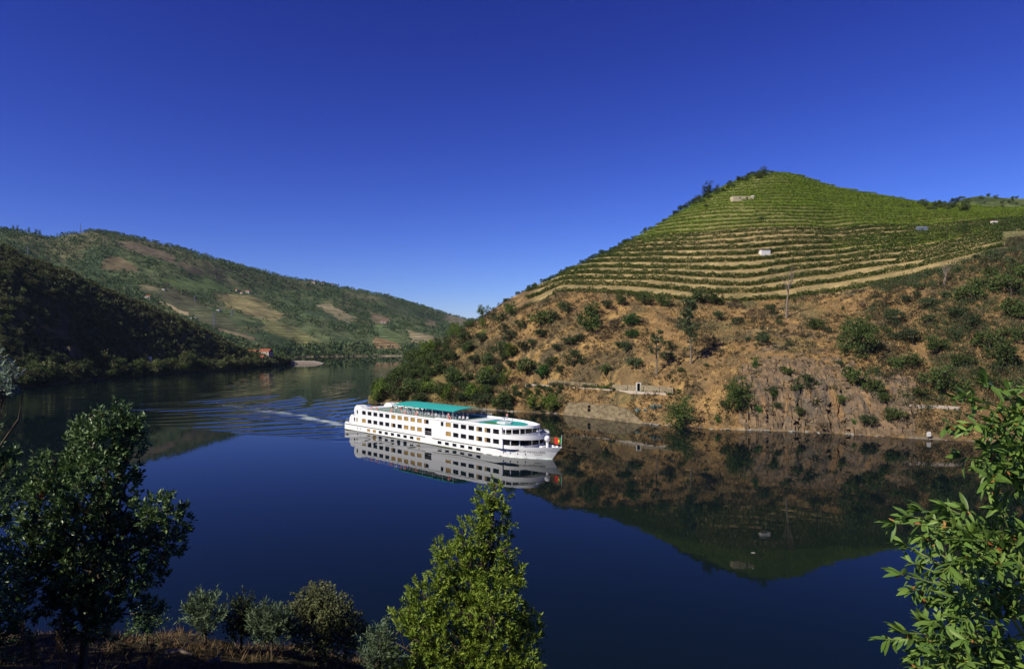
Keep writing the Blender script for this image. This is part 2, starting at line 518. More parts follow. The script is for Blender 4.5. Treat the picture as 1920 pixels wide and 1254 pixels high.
# rock ribs of the cliff and the shallow gully beside it
cliff = smooth01(PXg, 1370, 1440) * (1 - smooth01(PXg, 1690, 1740)) * smooth01(rows, rh.row0[1], rh.row0[1] + 4) * (1 - smooth01(rows, rb + 2, rb + 22))
def blocks(w, h, seed):
    xx_ = (rh.X + 1.0 * fbm(rh.X / 5, rh.Z / 7, seed, 2)) / w
    zz_ = (rh.Z + 2.0 * hash2(np.floor(xx_), np.zeros_like(xx_), seed + 1) * h) / h
    return hash2(np.floor(xx_), np.floor(zz_), seed + 2) - 0.5
rib = 1.6 * blocks(1.5, 5.5, 31) + 1.0 * blocks(0.7, 3.0, 37) + 1.2 * fbm(rh.X / 7, rh.Z / 10, 33, 3)
crack = -1.6 * (vnoise(rh.X / 2.3 + .5 * fbm(rh.X / 9, rh.Z / 9, 38, 2), rh.Z / 14, 39) > .8)
push = cliff * (1.1 * rib + crack)
rh.Y = rh.Y - push; rh.X = rh.X + 0.2 * push
rh.Z = rh.Z + cliff * 0.9 * blocks(2.2, 2.5, 45)
# ground cover
cov = np.ones(rh.D.shape + (4,)); cov[..., 3] = 0
dry1, dry2, dryd = np.array([0.305, 0.188, 0.076]), np.array([0.195, 0.130, 0.058]), np.array([0.080, 0.068, 0.038])
c = mixc(np.broadcast_to(dry1, rh.D.shape + (3,)), dry2, smooth01(fbm(rh.X / 14, rh.Y / 14, 41, 3), -0.3, 0.4))
c = mixc(c, dryd, smooth01(fbm(rh.X / 8, rh.Y / 8, 43, 4), -0.05, 0.35) * 0.8)
c = mixc(c, (0.42, 0.265, 0.095), smooth01(fbm(rh.X / 3.2, rh.Y / 3.2, 44, 3), 0.15, 0.45) * 0.7)
c = mixc(c, (0.10, 0.11, 0.045), smooth01(fbm(rh.X / 18, rh.Y / 18, 47, 3), 0.1, 0.5) * 0.5)
greenleft = (1 - smooth01(PXg, 820, 960))
c = mixc(c, (0.07, 0.09, 0.03), greenleft * 0.5)
c = mixc(c, (0.11, 0.11, 0.045), smooth01(PXg, 1860, 1900) * (rh.Z - zb > 0) * .8)
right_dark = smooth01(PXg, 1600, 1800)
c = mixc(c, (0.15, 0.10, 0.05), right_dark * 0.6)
soil = mixc(np.broadcast_to(np.array([0.37, 0.275, 0.118]), c.shape), (0.26, 0.20, 0.085), smooth01(fbm(rh.X / 9, rh.Y / 9, 51, 3), -0.2, 0.4))
soil = mixc(soil, (0.17, 0.185, 0.055), 0.7 * smooth01(Q + 0.8 * fbm(rh.X / 20, rh.Y / 20, 53, 2), 9, 14) * (1 - 0.35 * smooth01(PXg, 1650, 1750)))
wv = on_vine * smooth01(rh.Z - zb, -2, 1.5)
c = mixc(c, soil, wv)
c = mixc(c, (0.12, 0.125, 0.05), smooth01(PXg, 1840, 1890) * (rh.Z - zb > 3) * .75)
hilltop = smooth01(rh.Z - zc, -9, 0) * smooth01(PXg, 1000, 1150)
c = mixc(c, (0.10, 0.13, 0.04), 0.75 * np.clip(hilltop, 0, 1))
rockc = mixc(np.broadcast_to(np.array([0.17, 0.135, 0.095]), c.shape), (0.30, 0.18, 0.08), smooth01(fbm(rh.X / 2.5, rh.Z / 5, 61, 3), 0.0, 0.5))
rockc = mixc(rockc, (0.08, 0.07, 0.055), smooth01(fbm(rh.X / 1.5, rh.Z / 8, 63, 3), 0.1, 0.5))
cliffc = np.clip(cliff * 1.2, 0, 1) * smooth01(rh.kz[:, 2:3] * 1.15 - rh.Z + 2.5 * nz1, -1, 3)
slab = smooth01(PXg, 1390, 1440) * (1 - smooth01(PXg, 1560, 1640)) * ((rows > rb) & (rows < rb + 55)) * smooth01(fbm(rh.X / 7, rh.Y / 4, 66, 3), -0.05, 0.3)
c = mixc(c, rockc, np.clip(cliffc + 0.8 * slab, 0, 1) * 0.85)
c = mixc(c, (0.30, 0.26, 0.18), smooth01(-rh.Z, -0.6, -0.3) * 0.7 * smooth01(fbm(rh.X / 6, rh.Y / 6, 69, 3), -.1, .3))      # washed stones at the waterline
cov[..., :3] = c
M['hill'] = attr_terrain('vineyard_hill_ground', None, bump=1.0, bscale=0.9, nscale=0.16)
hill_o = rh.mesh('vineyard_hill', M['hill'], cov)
flat = (cliff[:-1, :-1] > .25).ravel()
hill_o.data.polygons.foreach_set('use_smooth', ~flat)

# ---- wooded hill, left bank ---------------------------------------------------
LH = [(-1500, 235, 380, 250), (-600, 268, 420, 350), (-200, 300, 440, 410), (0, 317, 450, 466), (120, 375, 478, 511), (212, 422, 505, 556), (275, 452, 525, 580),
      (375, 503, 560, 618), (425, 533, 578, 643), (457, 556, 590, 660), (500, 590, 612, 672), (530, 640, 650, 678), (560, 690, 695, 684)]
cols = []
for px, d0, d5, y5 in LH:
    z5 = zpix(d5, y5)
    cols.append((px, [(d0 - 12, -4), (d0, 0), (d0 + 0.14 * (d5 - d0) + 3, max(1.0, 0.12 * z5)), (d5, z5), (d5 + 30, z5 * 0.92 - 2), (d5 + 140, min(z5 * 0.3, z5 - 8) - 4)]))
lh = Hill(cols, np.linspace(-1500, 560, 420), [4, 10, 90, 12, 14])
landl = smooth01(lh.Z, 0.3, 5)
lh.Z = lh.Z + landl * (3.5 * fbm(lh.X / 45, lh.Y / 45, 71, 4) + 0.8 * fbm(lh.X / 7, lh.Y / 7, 73, 3))
cl = mixc(np.broadcast_to(np.array([0.085, 0.075, 0.035]), lh.D.shape + (3,)), (0.045, 0.055, 0.022), smooth01(fbm(lh.X / 15, lh.Y / 15, 75, 4), -0.2, 0.3))
cl = mixc(cl, (0.19, 0.12, 0.06), smooth01(fbm(lh.X / 22, lh.Y / 22, 77, 3), 0.3, 0.6) * 0.7)
covl = np.concatenate([cl, np.zeros(lh.D.shape + (1,))], 2)
M['lhill'] = attr_terrain('wooded_hill_ground', None, bump=0.8, bscale=0.5, nscale=0.1)
lh.mesh('wooded_hill', M['lhill'], covl)

# ---- distant ridge ------------------------------------------------------------
FH = [(-1600, 500, 1150, 150), (-500, 600, 1250, 330), (-150, 650, 1280, 415), (0, 660, 1300, 434), (50, 670, 1310, 439), (95, 680, 1330, 448), (140, 690, 1380, 441), (180, 700, 1400, 436),
      (250, 710, 1420, 447), (330, 725, 1450, 468), (400, 745, 1500, 487), (480, 810, 1600, 509), (560, 905, 1700, 525), (640, 935, 1800, 540),
      (720, 950, 2000, 555), (790, 965, 2200, 576), (850, 985, 2450, 593), (885, 1000, 2600, 601), (960, 1020, 2900, 607), (1200, 1050, 3000, 600), (1900, 1100, 3000, 560), (3200, 1100, 3000, 480)]
cols = []
for px, d0, d5, y5 in FH:
    z5 = zpix(d5, y5)
    cols.append((px, [(d0 - 40, -6), (d0, 0), (d0 + 0.05 * (d5 - d0), 0.045 * z5 + 4), (d0 + 0.5 * (d5 - d0), 0.47 * z5), (d5, z5), (d5 + 120, z5 * 0.95), (d5 + 900, z5 * 0.35)]))
fh = Hill(cols, np.concatenate([np.linspace(-1600, -60, 120), np.linspace(-50, 900, 560), np.linspace(910, 3200, 120)]), [4, 14, 90, 90, 10, 8], blur=3)
# gullies running down the slope
tt = np.clip(fh.Z / np.maximum(fh.kz[:, 4:5], 1), 0, 1)
gul = fbm(fh.X / 170 + 0.25 * fbm(fh.X / 90, fh.Y / 90, 83, 2), fh.Y / 700, 81, 3)
fh.Z = fh.Z + smooth01(fh.Z, 2, 20) * (1 - smooth01(tt, 0.75, 1.0)) * (20 * gul) + smooth01(fh.Z, 2, 15) * 4.0 * fbm(fh.X / 60, fh.Y / 60, 85, 4) * (1 - 0.6 * smooth01(tt, .9, 1))
fpx, fpy = fh.PX(), fh.ypx()
wob_x, wob_y = 12 * fbm(fh.X / 55, fh.Y / 55, 91, 4), 6 * fbm(fh.X / 45, fh.Y / 45, 93, 4)
cf = mixc(np.broadcast_to(np.array([0.085, 0.105, 0.045]), fh.D.shape + (3,)), (0.05, 0.078, 0.034), smooth01(fbm(fh.X / 80, fh.Y / 80, 95, 4), -0.2, 0.3))
cf = mixc(cf, (0.15, 0.115, 0.065), smooth01(fbm(fh.X / 70, fh.Y / 120, 97, 4), 0.12, 0.4) * 0.45)
stripe = np.zeros(fh.D.shape)
field = np.zeros(fh.D.shape)
FIELDS = [([(395, 550), (470, 556), (528, 584), (522, 598), (470, 592), (430, 578)], (0.235, 0.195, 0.085), 1),
          ([(585, 570), (617, 569), (676, 599), (662, 606), (622, 592)], (0.255, 0.215, 0.12), 1),
          ([(480, 597), (530, 600), (604, 642), (562, 648), (500, 622)], (0.17, 0.165, 0.065), 1),
          ([(690, 602), (706, 604), (770, 640), (740, 645), (705, 628)], (0.10, 0.135, 0.05), 1),
          ([(704, 630), (752, 646), (748, 654), (704, 652)], (0.24, 0.155, 0.08), 1),
          ([(838, 591), (876, 600), (868, 613), (832, 603)], (0.25, 0.205, 0.12), 1),
          ([(764, 616), (825, 634), (812, 646), (775, 646)], (0.245, 0.20, 0.115), 1),
          ([(300, 517), (402, 521), (432, 546), (372, 549), (318, 535)], (0.085, 0.125, 0.04), 1),
          ([(187, 497), (205, 481), (225, 480), (268, 508), (192, 505)], (0.14, 0.105, 0.06), 0),
          ([(215, 455), (250, 455), (335, 484), (322, 492), (262, 472)], (0.115, 0.085, 0.06), 0),
          ([(322, 492), (345, 490), (400, 512), (360, 514)], (0.13, 0.105, 0.065), 0),
          ([(265, 540), (330, 545), (450, 610), (480, 640), (430, 622), (330, 585)], (0.085, 0.085, 0.045), 1),
          ([(260, 536), (300, 538), (300, 546), (262, 545)], (0.20, 0.165, 0.09), 0),
          ([(690, 588), (730, 600), (725, 612), (695, 603)], (0.20, 0.15, 0.09), 0),
          ([(795, 596), (828, 606), (812, 614), (797, 608)], (0.21, 0.17, 0.09), 0)]
for poly, colr, st in FIELDS:
    ins = inpoly(fpx + wob_x, fpy + wob_y, poly) & (fh.D > 700)
    keep_ = .82 - .35 * smooth01(fbm(fh.X / 30, fh.Y / 30, 94, 3), 0, .5)
    cf = mixc(cf, colr, ins * keep_)
    field[ins] = 1; stripe[ins] = st
bankf = (1 - smooth01(fh.Z, 0.8, 2.5))
cf = mixc(cf, (0.20, 0.165, 0.11), bankf)
covf = np.concatenate([cf, stripe[..., None]], 2)
M['fhill'] = attr_terrain('distant_ridge_ground', None, bump=0.5, bscale=0.06, nscale=0.03, stripes=0.22, stripe_period=4.2)
fh.mesh('distant_ridge', M['fhill'], covf)

# ---- hill behind the vineyard on the right -----------------------------------
BH = [(1500, 620, 700, 440), (1700, 620, 720, 402), (1770, 620, 740, 386), (1810, 620, 745, 374), (1850, 620, 750, 369), (1900, 620, 755, 374), (1960, 620, 760, 380), (2300, 620, 780, 360), (2800, 620, 800, 330)]
cols = [(px, [(d0, 90), (d5, zpix(d5, y5)), (d5 + 60, zpix(d5, y5) - 12), (d5 + 400, 60)]) for px, d0, d5, y5 in BH]
bh = Hill(cols, np.linspace(1500, 2800, 200), [50, 10, 10], blur=4)
bh.Z = bh.Z + 1.5 * fbm(bh.X / 20, bh.Y / 20, 101, 3)
cb = mixc(np.broadcast_to(np.array([0.10, 0.12, 0.04]), bh.D.shape + (3,)), (0.05, 0.07, 0.025), smooth01(fbm(bh.X / 25, bh.Y / 25, 103, 3), -0.1, 0.3))
bh.mesh('rear_hill', M['fhill'], np.concatenate([cb, np.ones(bh.D.shape + (1,)) * 0.6], 2))

# ---- bank the camera stands on -------------------------------------------------
steep = [(0.5, 23.3), (8, 18.3), (15, 14.0), (20, 11.0), (25, 8.0), (29, 5.6), (33, 3.2), (42, -2.5), (60, -6)]
ledge_k = [(0.5, 23.3), (8, 19.3), (15, 16.7), (20, 15.2), (25, 13.9), (28.5, 12.4), (32, 8.5), (44, -2.5), (60, -6)]
def blend(w): return [(a[0], a[1] * (1 - w) + b[1] * w) for a, b in zip(steep, ledge_k)]
def hillside(w):
    w = w * .42
    return [(a[0], a[1] + w * (2 + 0.42 * a[0]) if a[0] < 45 else a[1] + w * 4) for a in ledge_k]
FB = [(-9000, hillside(2.4)), (-3000, hillside(2.0)), (-1500, hillside(1.5)), (-700, hillside(0.75)), (-250, hillside(0.12)), (-60, ledge_k), (350, ledge_k), (430, blend(0.93)), (560, blend(0.9)), (700, blend(0.82)), (790, blend(0.5)),
      (880, steep), (1500, steep), (3000, steep), (9000, steep)]
fb = Hill(FB, np.concatenate([np.linspace(-9000, -700, 60), np.linspace(-690, 1100, 260), np.linspace(1110, 9000, 60)]), [8, 12, 20, 30, 30, 12, 14, 6], blur=2)
fb.Z = fb.Z + smooth01(fb.D, 4, 9) * (0.35 * fbm(fb.X / 2.5, fb.Y / 2.5, 111, 4) + 0.12 * fbm(fb.X / .5, fb.Y / .5, 113, 3))
cfb = mixc(np.broadcast_to(np.array([0.11, 0.085, 0.045]), fb.D.shape + (3,)), (0.035, 0.035, 0.02), smooth01(fbm(fb.X / 2, fb.Y / 2, 115, 4), -0.2, 0.35))
M['bank'] = attr_terrain('foreground_bank_ground', None, bump=0.8, bscale=6, nscale=0.8)
fb.mesh('foreground_bank', M['bank'], np.concatenate([cfb, np.zeros(fb.D.shape + (1,))], 2))
# ------------------------------------------------------------------ river
HEAD = math.atan2(-0.711, 0.703)
STERN = np.array([-42.0, 192.0]); UH = np.array([math.cos(HEAD), math.sin(HEAD)]); VH = np.array([-UH[1], UH[0]])


def graded(lo, a, b, hi, step, grow=1.12):
    xs = list(np.arange(a, b + step, step))
    s = step; x = xs[-1]
    while x < hi: s *= grow; x += s; xs.append(x)
    s = step; x = xs[0]; pre = []
    while x > lo: s *= grow; x -= s; pre.append(x)
    return np.array(pre[::-1] + xs)


gx = graded(-3500, -215, 45, 3500, 0.8)
gy = graded(5, 118, 560, 3500, 0.8)
WX, WY = np.meshgrid(gx, gy, indexing='ij')
relx, rely = WX - STERN[0], WY - STERN[1]
along = relx * UH[0] + rely * UH[1]      # metres ahead of the stern
lat = relx * VH[0] + rely * VH[1]


def kelvin(x0, amp, k0=0.42):
    X = np.maximum(x0 - along, 0.5); Y = lat
    Ys = np.where(np.abs(Y) < 0.05, 0.05, Y)
    disc = X * X - 8 * Ys * Ys
    inside = smooth01(disc / (X * X), 0.0, 0.06)
    sq = np.sqrt(np.maximum(disc, 0))
    h = 0
    for sgn, wgt in ((1, 0.8), (-1, 1.0)):
        t = (-X + sgn * sq) / (4 * Ys)
        sec = np.sqrt(1 + t * t)
        ph = k0 * (sec * X + sec * t * Ys * sec) + 1.6 * fbm(along / 40, lat / 18, 127, 2)
        k = k0 * sec * sec
        damp = np.exp(-(k / 1.6) ** 2) if sgn < 0 else 1.0     # short diverging waves die out first
        h = h + wgt * damp * np.cos(ph + sgn * math.pi / 4) / k * k0
    r = np.sqrt(X * X + Y * Y)
    edge = np.exp(-(np.maximum(np.abs(Y) / X - 0.353, 0) / 0.03) ** 2)
    h = h * (.55 + .9 * vnoise(along / 34, lat / 13, 129))
    return amp * h * np.sqrt(60.0 / (r + 25)) * np.where(disc > 0, inside, 0) * smooth01(X, 2, 25) + 0 * edge


H = kelvin(72, 0.075, 0.56) + kelvin(2, 0.075, 0.74)
fade = (1 - smooth01(WY, 470, 640)) * smooth01(WX, -300, -215)
behind = smooth01(-along, -66, -20)
H = H * fade * (0.25 + 0.75 * behind)
# choppy water beside the hull and in the wash
side = np.exp(-((np.abs(lat) - 8.5) / 6.5) ** 2) * smooth01(along, -30, 0) * (1 - smooth01(along, 60, 76))
wash = np.exp(-(lat / (6 + 0.06 * np.maximum(-along, 0))) ** 2) * smooth01(-along, -2, 6) * np.exp(-np.maximum(-along, 0) / 110)
H = H + 0.10 * side * fbm(along / 11, lat / 2.3, 131, 2) + 0.10 * wash * fbm(WX / 2.6, WY / 2.6, 133, 3)
# faint wind ripple on the far reach
H = H + 0.075 * smooth01(WY, 250, 380) * (1 - smooth01(WY, 620, 760)) * (.35 + .65 * smooth01(fbm(WX / 60, WY / 90, 134, 2), -.3, .3)) * fbm(WX / 9, WY / 5, 135, 2)
bk = np.maximum(-along, 0)
wob = lat + (0.4 + .02 * bk) * 2 * fbm(along / 9, lat / 9, 137, 2)
foam = np.exp(-(wob / (2.6 + 0.04 * bk)) ** 2) * smooth01(-along, -1.5, 1) * np.exp(-bk / 95) * (.74 + .5 * fbm(along / 4, lat / 2.0, 139, 3))
foam = np.maximum(foam, 0.45 * np.exp(-((np.abs(lat) - 4.5 - 0.03 * np.maximum(-along, 0)) / 1.1) ** 2) * smooth01(-along, 0, 4) * np.exp(-np.maximum(-along, 0) / 55))
hb = 5.7 * (1 - np.clip((along - 54) / 17.6, 0, 1) ** 2.2)
skirt = np.exp(-((np.abs(lat) - hb) / 0.55) ** 2) * smooth01(along, 40, 66) * (1 - smooth01(along, 71.5, 73))
foam = np.maximum(foam, 1.05 * skirt * (.75 + .6 * vnoise(along / 2.5, lat / 2.5, 128)))
nc, nr = WX.shape
V = np.stack([WX, WY, H], 2).reshape(-1, 3)
a = np.arange(nc * nr).reshape(nc, nr)
Fc = np.stack([a[:-1, :-1], a[1:, :-1], a[1:, 1:], a[:-1, 1:]], 2).reshape(-1, 4)
att = np.zeros((nc * nr, 4)); att[:, 0] = foam.ravel(); att[:, 1] = np.clip(side + 0.6 * wash, 0, 1).ravel(); att[:, 3] = 1
m, N, L, out = nmat('river_water')
b = N.new('ShaderNodeBsdfPrincipled')
b.inputs['Base Color'].default_value = (0.003, 0.0075, 0.0085, 1)
b.inputs['Roughness'].default_value = 0.015
b.inputs['IOR'].default_value = 1.19
tc = N.new('ShaderNodeTexCoord')
nz = N.new('ShaderNodeTexNoise'); nz.inputs['Scale'].default_value = 0.55; nz.inputs['Detail'].default_value = 3
L.new(tc.outputs['Object'], nz.inputs['Vector'])
bp = N.new('ShaderNodeBump'); bp.inputs['Strength'].default_value = 0.035; bp.inputs['Distance'].default_value = 0.12
L.new(nz.outputs['Fac'], bp.inputs['Height']); L.new(bp.outputs['Normal'], b.inputs['Normal'])
at = N.new('ShaderNodeAttribute'); at.attribute_name = 'cover'
sp = N.new('ShaderNodeSeparateColor'); L.new(at.outputs['Color'], sp.inputs[0])
fz = N.new('ShaderNodeTexNoise'); fz.inputs['Scale'].default_value = 1.1; fz.inputs['Detail'].default_value = 6; fz.inputs['Roughness'].default_value = 0.7
L.new(tc.outputs['Object'], fz.inputs['Vector'])
sm = N.new('ShaderNodeMath'); sm.operation = 'ADD'; L.new(sp.outputs[0], sm.inputs[0]); L.new(fz.outputs['Fac'], sm.inputs[1])
fr_ = N.new('ShaderNodeMapRange'); fr_.inputs['From Min'].default_value = 0.82; fr_.inputs['From Max'].default_value = 1.5
L.new(sm.outputs[0], fr_.inputs['Value'])
fd = N.new('ShaderNodeBsdfDiffuse'); fd.inputs['Color'].default_value = (0.55, 0.64, 0.57, 1)
mx = N.new('ShaderNodeMixShader')
L.new(fr_.outputs[0], mx.inputs[0]); L.new(b.outputs[0], mx.inputs[1]); L.new(fd.outputs[0], mx.inputs[2])
L.new(mx.outputs[0], out.inputs[0])
props(obj('river', mesh_data('river', V, Fc, m, smooth=True, attr={'cover': att})), kind='structure')
# ------------------------------------------------------------------ river cruise ship
M['white'] = plain('ship_white_paint', (0.80, 0.80, 0.77), 0.35, 0.4, var=0.04, scale=0.6)
M['strake'] = plain('ship_strake', (0.10, 0.10, 0.045), 0.5)
M['glass'] = plain('ship_window_glass', (0.010, 0.010, 0.009), 0.08, 0.18)
M['curtain'] = plain('ship_curtain', (0.34, 0.21, 0.055), 0.6, 0.3, var=0.3, scale=3)
M['teal'] = plain('ship_teal_canvas', (0.03, 0.34, 0.29), 0.7, 0.2, var=0.12, scale=0.4)
M['deckgreen'] = plain('ship_deck_green', (0.13, 0.22, 0.15), 0.8, 0.2, var=0.1)
M['steel'] = plain('ship_rail_steel', (0.65, 0.66, 0.66), 0.35, 0.5)
M['red'] = plain('red_paint', (0.55, 0.03, 0.02), 0.5)
M['orange'] = plain('life_ring_orange', (0.75, 0.10, 0.02), 0.5)
M['flaggreen'] = plain('flag_green', (0.01, 0.17, 0.05), 0.8)
M['yellow'] = plain('flag_yellow', (0.75, 0.55, 0.03), 0.8)
M['gold'] = plain('lettering_brown', (0.11, 0.055, 0.015), 0.5)
M['bowgrey'] = plain('dark_recess', (0.03, 0.03, 0.035), 0.6)

ship = empty('cruise_ship', (STERN[0], STERN[1], 0), HEAD)
props(ship, 'long white river cruise ship with teal sun canopy sailing on the river', 'ship')
B = 5.7


def hb_at(s, z):
    le = np.interp(z, [-1, 0, 1.65, 2.8], [70.6, 71.6, 73.0, 74.4])
    t = np.clip((s - 54) / (le - 54), 0, 1)
    return B * (1 - t ** 2.2) + 0.02


# hull
zs = [-1.0, 0.0, 0.8, 1.5, 1.8, 2.3]
us = np.concatenate([np.linspace(-0.0, 54, 20), 54 + np.linspace(0, 1, 19)[1:] * 100])
def hull_top(u): return 1.8 if u <= 54 else 1.8 + 0.95 * max(0, (u - 54) / 100 - 0.25) / 0.75
V, Fc, ns = [], [], 6
for side in (-1, 1):
    for u in us:
        zt = hull_top(u)
        for k in range(ns):
            z = [-1.0, 0.0, 0.55, 1.1, min(1.6, zt), zt][k]
            if u <= 54: s, y = u, B
            else:
                le = np.interp(z, [-1, 0, 1.65, 2.8], [70.6, 71.6, 73.0, 74.4]); t = (u - 54) / 100
                s, y = 54 + t * (le - 54), B * (1 - t ** 2.2) + 0.02
            V.append((s, side * y, z))
nu = len(us)
for sd in (0, 1):
    o0 = sd * nu * ns
    for i in range(nu - 1):
        for k in range(ns - 1):
            q = (o0 + i * ns + k, o0 + (i + 1) * ns + k, o0 + (i + 1) * ns + k + 1, o0 + i * ns + k + 1)
            Fc.append(q if sd == 0 else q[::-1])
for k in range(ns - 1): Fc.append((k, k + 1, nu * ns + k + 1, nu * ns + k))                     # transom
for k in range(ns - 1): Fc.append((( nu - 1) * ns + k, (2 * nu - 1) * ns + k, (2 * nu - 1) * ns + k + 1, (nu - 1) * ns + k + 1))
obj('hull', mesh_data('hull', V, Fc, M['white'], smooth=False), ship)
# weather deck
mb = MB()
deckline = [(0, -B + .05), (54, -B + .05)] + [(54 + t * 19.2, -(B * (1 - t ** 2.2)) + .05) for t in np.linspace(0.1, 0.98, 12)]
mb.prism(deckline + [(x, -y) for x, y in deckline[::-1]], 1.70, 1.77)
mb.build('deck', M['white'], ship)
# strakes, wrapped along the hull side
def strake(name, z0, z1, s0, s1, mat, off=0.06):
    for side in (-1, 1):
        mb = MB()
        ss = np.linspace(s0, s1, 24)
        o_ = [(s, side * (hb_at(s, z0) + off)) for s in ss]; i_ = [(s, side * (hb_at(s, z0) - 0.05)) for s in ss]
        mb.wall(o_, i_, z0, z1)
        mb.build(name, mat, ship)
strake('rubbing_strake', 1.50, 1.64, 0.2, 36.2, M['strake'])
strake('rubbing_strake', 1.50, 1.64, 39.0, 65.5, M['strake'])
strake('waterline_stripe', -0.1, 0.14, 0.0, 64, M['strake'], 0.03)

# deck houses with true window openings
def house(name, s0, s1, z0, z1, wz0, wz1, wins, thick=0.14, y=B - 0.06):
    for side in (-1, 1):
        mb = MB()
        ya, yb = sorted((side * y, side * (y - thick)))
        mb.box(s0, s1, ya, yb, z0, wz0); mb.box(s0, s1, ya, yb, wz1, z1)
        x = s0
        for a_, w_, kind in wins:
            mb.box(x, a_, ya, yb, wz0, wz1); x = a_ + w_
        mb.box(x, s1, ya, yb, wz0, wz1)
        mb.build(name, M['white'], ship)
        for a_, w_, kind in wins:
            pane = MB().box(a_ - .02, a_ + w_ + .02, side * (y - thick + 0.03) - .015, side * (y - thick + 0.03) + .015, wz0 - .02, wz1 + .02)
            wdw = pane.build('window', M['curtain'] if kind == 'c' else M['glass'], ship)
            if kind == 'h':          # half drawn curtain behind the pane edge
                MB().box(a_, a_ + w_ * 0.28, side * (y - thick + 0.055) - .008, side * (y - thick + 0.055) + .008, wz0, wz1).build('curtain', M['curtain'], wdw)
            yf = side * (y + 0.008)
            fr_m = MB()
            for q in ((a_ - .06, a_, wz0, wz1), (a_ + w_, a_ + w_ + .06, wz0, wz1), (a_ - .06, a_ + w_ + .06, wz0 - .07, wz0), (a_ - .06, a_ + w_ + .06, wz1, wz1 + .05)):
                fr_m.box(q[0], q[1], yf - .02, yf + .02, q[2], q[3])
            fr_m.build('frame', M['white'], wdw)

main_w = [(4.65, .55, 'g'), (5.9, .55, 'c')] + [(8.65 + 2.7 * i, 1.8, 'c' if i in (0, 7, 8, 9) else ('h' if i == 5 else 'g')) for i in range(10)]
main_f = [(43.8 + 2.65 * i, 1.85, 'c' if i == 0 else ('h' if i in (4, 5) else 'g')) for i in range(7)]
up_w = [(6.0, .6, 'g')] + [(8.65 + 2.7 * i, 1.8, 'c' if 5 <= i <= 9 else ('h' if i == 10 else 'g')) for i in range(11)]
house('main_deck_house', 3.4, 35.9, 1.78, 4.06, 2.62, 3.62, main_w)
house('main_deck_house', 38.5, 62.6, 1.78, 4.06, 2.62, 3.62, main_f)
house('upper_deck_house', 5.3, 62.4, 4.06, 6.12, 4.72, 5.72, up_w + [(42.0, .95, 'g')] + main_f)
# boarding opening amidships
for side in (-1, 1):
    mb = MB()
    ya, yb = sorted((side * (B - .06), side * (B - .2)))
    mb.box(35.9, 38.5, ya, yb, 1.78, 2.05); mb.box(35.9, 38.5, ya, yb, 3.75, 4.06)
    mb.build('main_deck_house', M['white'], ship)
    MB().box(35.9, 38.5, side * 4.9 - .03, side * 4.9 + .03, 2.0, 3.8).build('boarding_lobby', M['glass'], ship)
    mb = MB(); mb.tube([(35.9, side * 5.5, 2.9), (38.5, side * 5.5, 2.9)], .03); mb.tube([(35.9, side * 5.5, 2.5), (38.5, side * 5.5, 2.5)], .02)
    mb.build('gate_rail', M['steel'], ship)
    # lower cabins, just above the water
    for s in [11.2 + 2.7 * i for i in range(9)] + [40.9 + 2.7 * i for i in range(6)]:
        kind = M['curtain'] if s in (11.2, 11.2 + 2.7) or abs(s - 32.8) < .1 else M['glass']
        w = MB().box(s, s + 1.4, side * B - .012, side * B + .012, 0.50, 1.18).build('cabin_window', kind, ship)
        fm = MB()
        for q in ((s - .07, s, .5, 1.18), (s + 1.4, s + 1.47, .5, 1.18), (s - .07, s + 1.47, .43, .5), (s - .07, s + 1.47, 1.18, 1.25)):
            fm.box(q[0], q[1], side * B - .03, side * B + .03, q[2], q[3])
        fm.build('frame', M['white'], w)
    for s in (6.6, 7.9, 62.0, 63.6, 65.2, 66.8):
        y = hb_at(s, 0.85)
        MB().tube([(s, side * (y - .05), .85), (s, side * (y + .02), .85)], .16, 12).build('porthole', M['glass'], ship)


def bow_line(s0, s1, b, n=20, p=1.0):
    """plan line from port side round the front to starboard"""
    th = np.linspace(-math.pi / 2, math.pi / 2, n)
    return [(s0 + (s1 - s0) * max(0, math.cos(t)) ** p, b * math.sin(t)) for t in th]


# rounded fronts of the lounges: sill, glass, mullions
def lounge(s0, s1, b, z0, wz0, wz1, z1, nm):
    o_ = bow_line(s0, s1, b, 25); i_ = bow_line(s0, s1 - .14, b - .14, 25)
    MB().wall(o_, i_, z0, wz0).build('lounge_sill', M['white'], ship)
    MB().wall(o_, i_, wz1, z1).build('lounge_lintel', M['white'], ship)
    gl = MB().wall(bow_line(s0, s1 - .06, b - .06, 25), bow_line(s0, s1 - .1, b - .1, 25), wz0 - .02, wz1 + .02).build('lounge_window', M['glass'], ship)
    for k in np.linspace(0, 24, nm).astype(int):
        x, y = o_[k]
        MB().box(x - .13, x + .07, y - .07, y + .07, wz0, wz1).build('mullion', M['white'], gl)
lounge(62.4, 65.2, 5.35, 4.06, 4.75, 5.8, 6.12, 10)
lounge(62.5, 67.2, 5.3, 1.78, 2.55, 3.72, 4.02, 8)
# balcony of the upper deck
bo, bi = bow_line(62.3, 69.0, B + .05, 29), bow_line(62.3, 68.85, B - .12, 29)
MB().wall(bo, bi, 3.86, 4.86).build('balcony_bulwark', M['white'], ship, smooth=False)
MB().prism(bow_line(58, 68.8, B - .14, 29), 3.90, 4.02).build('balcony_floor', M['white'], ship)
mb = MB(); mb.tube([(x - .05, y * .985, 5.08) for x, y in bo], .03)
for x, y in bo[::2]: mb.tube([(x - .05, y * .985, 4.84), (x - .05, y * .985, 5.08)], .02)
mb.build('balcony_rail', M['steel'], ship)
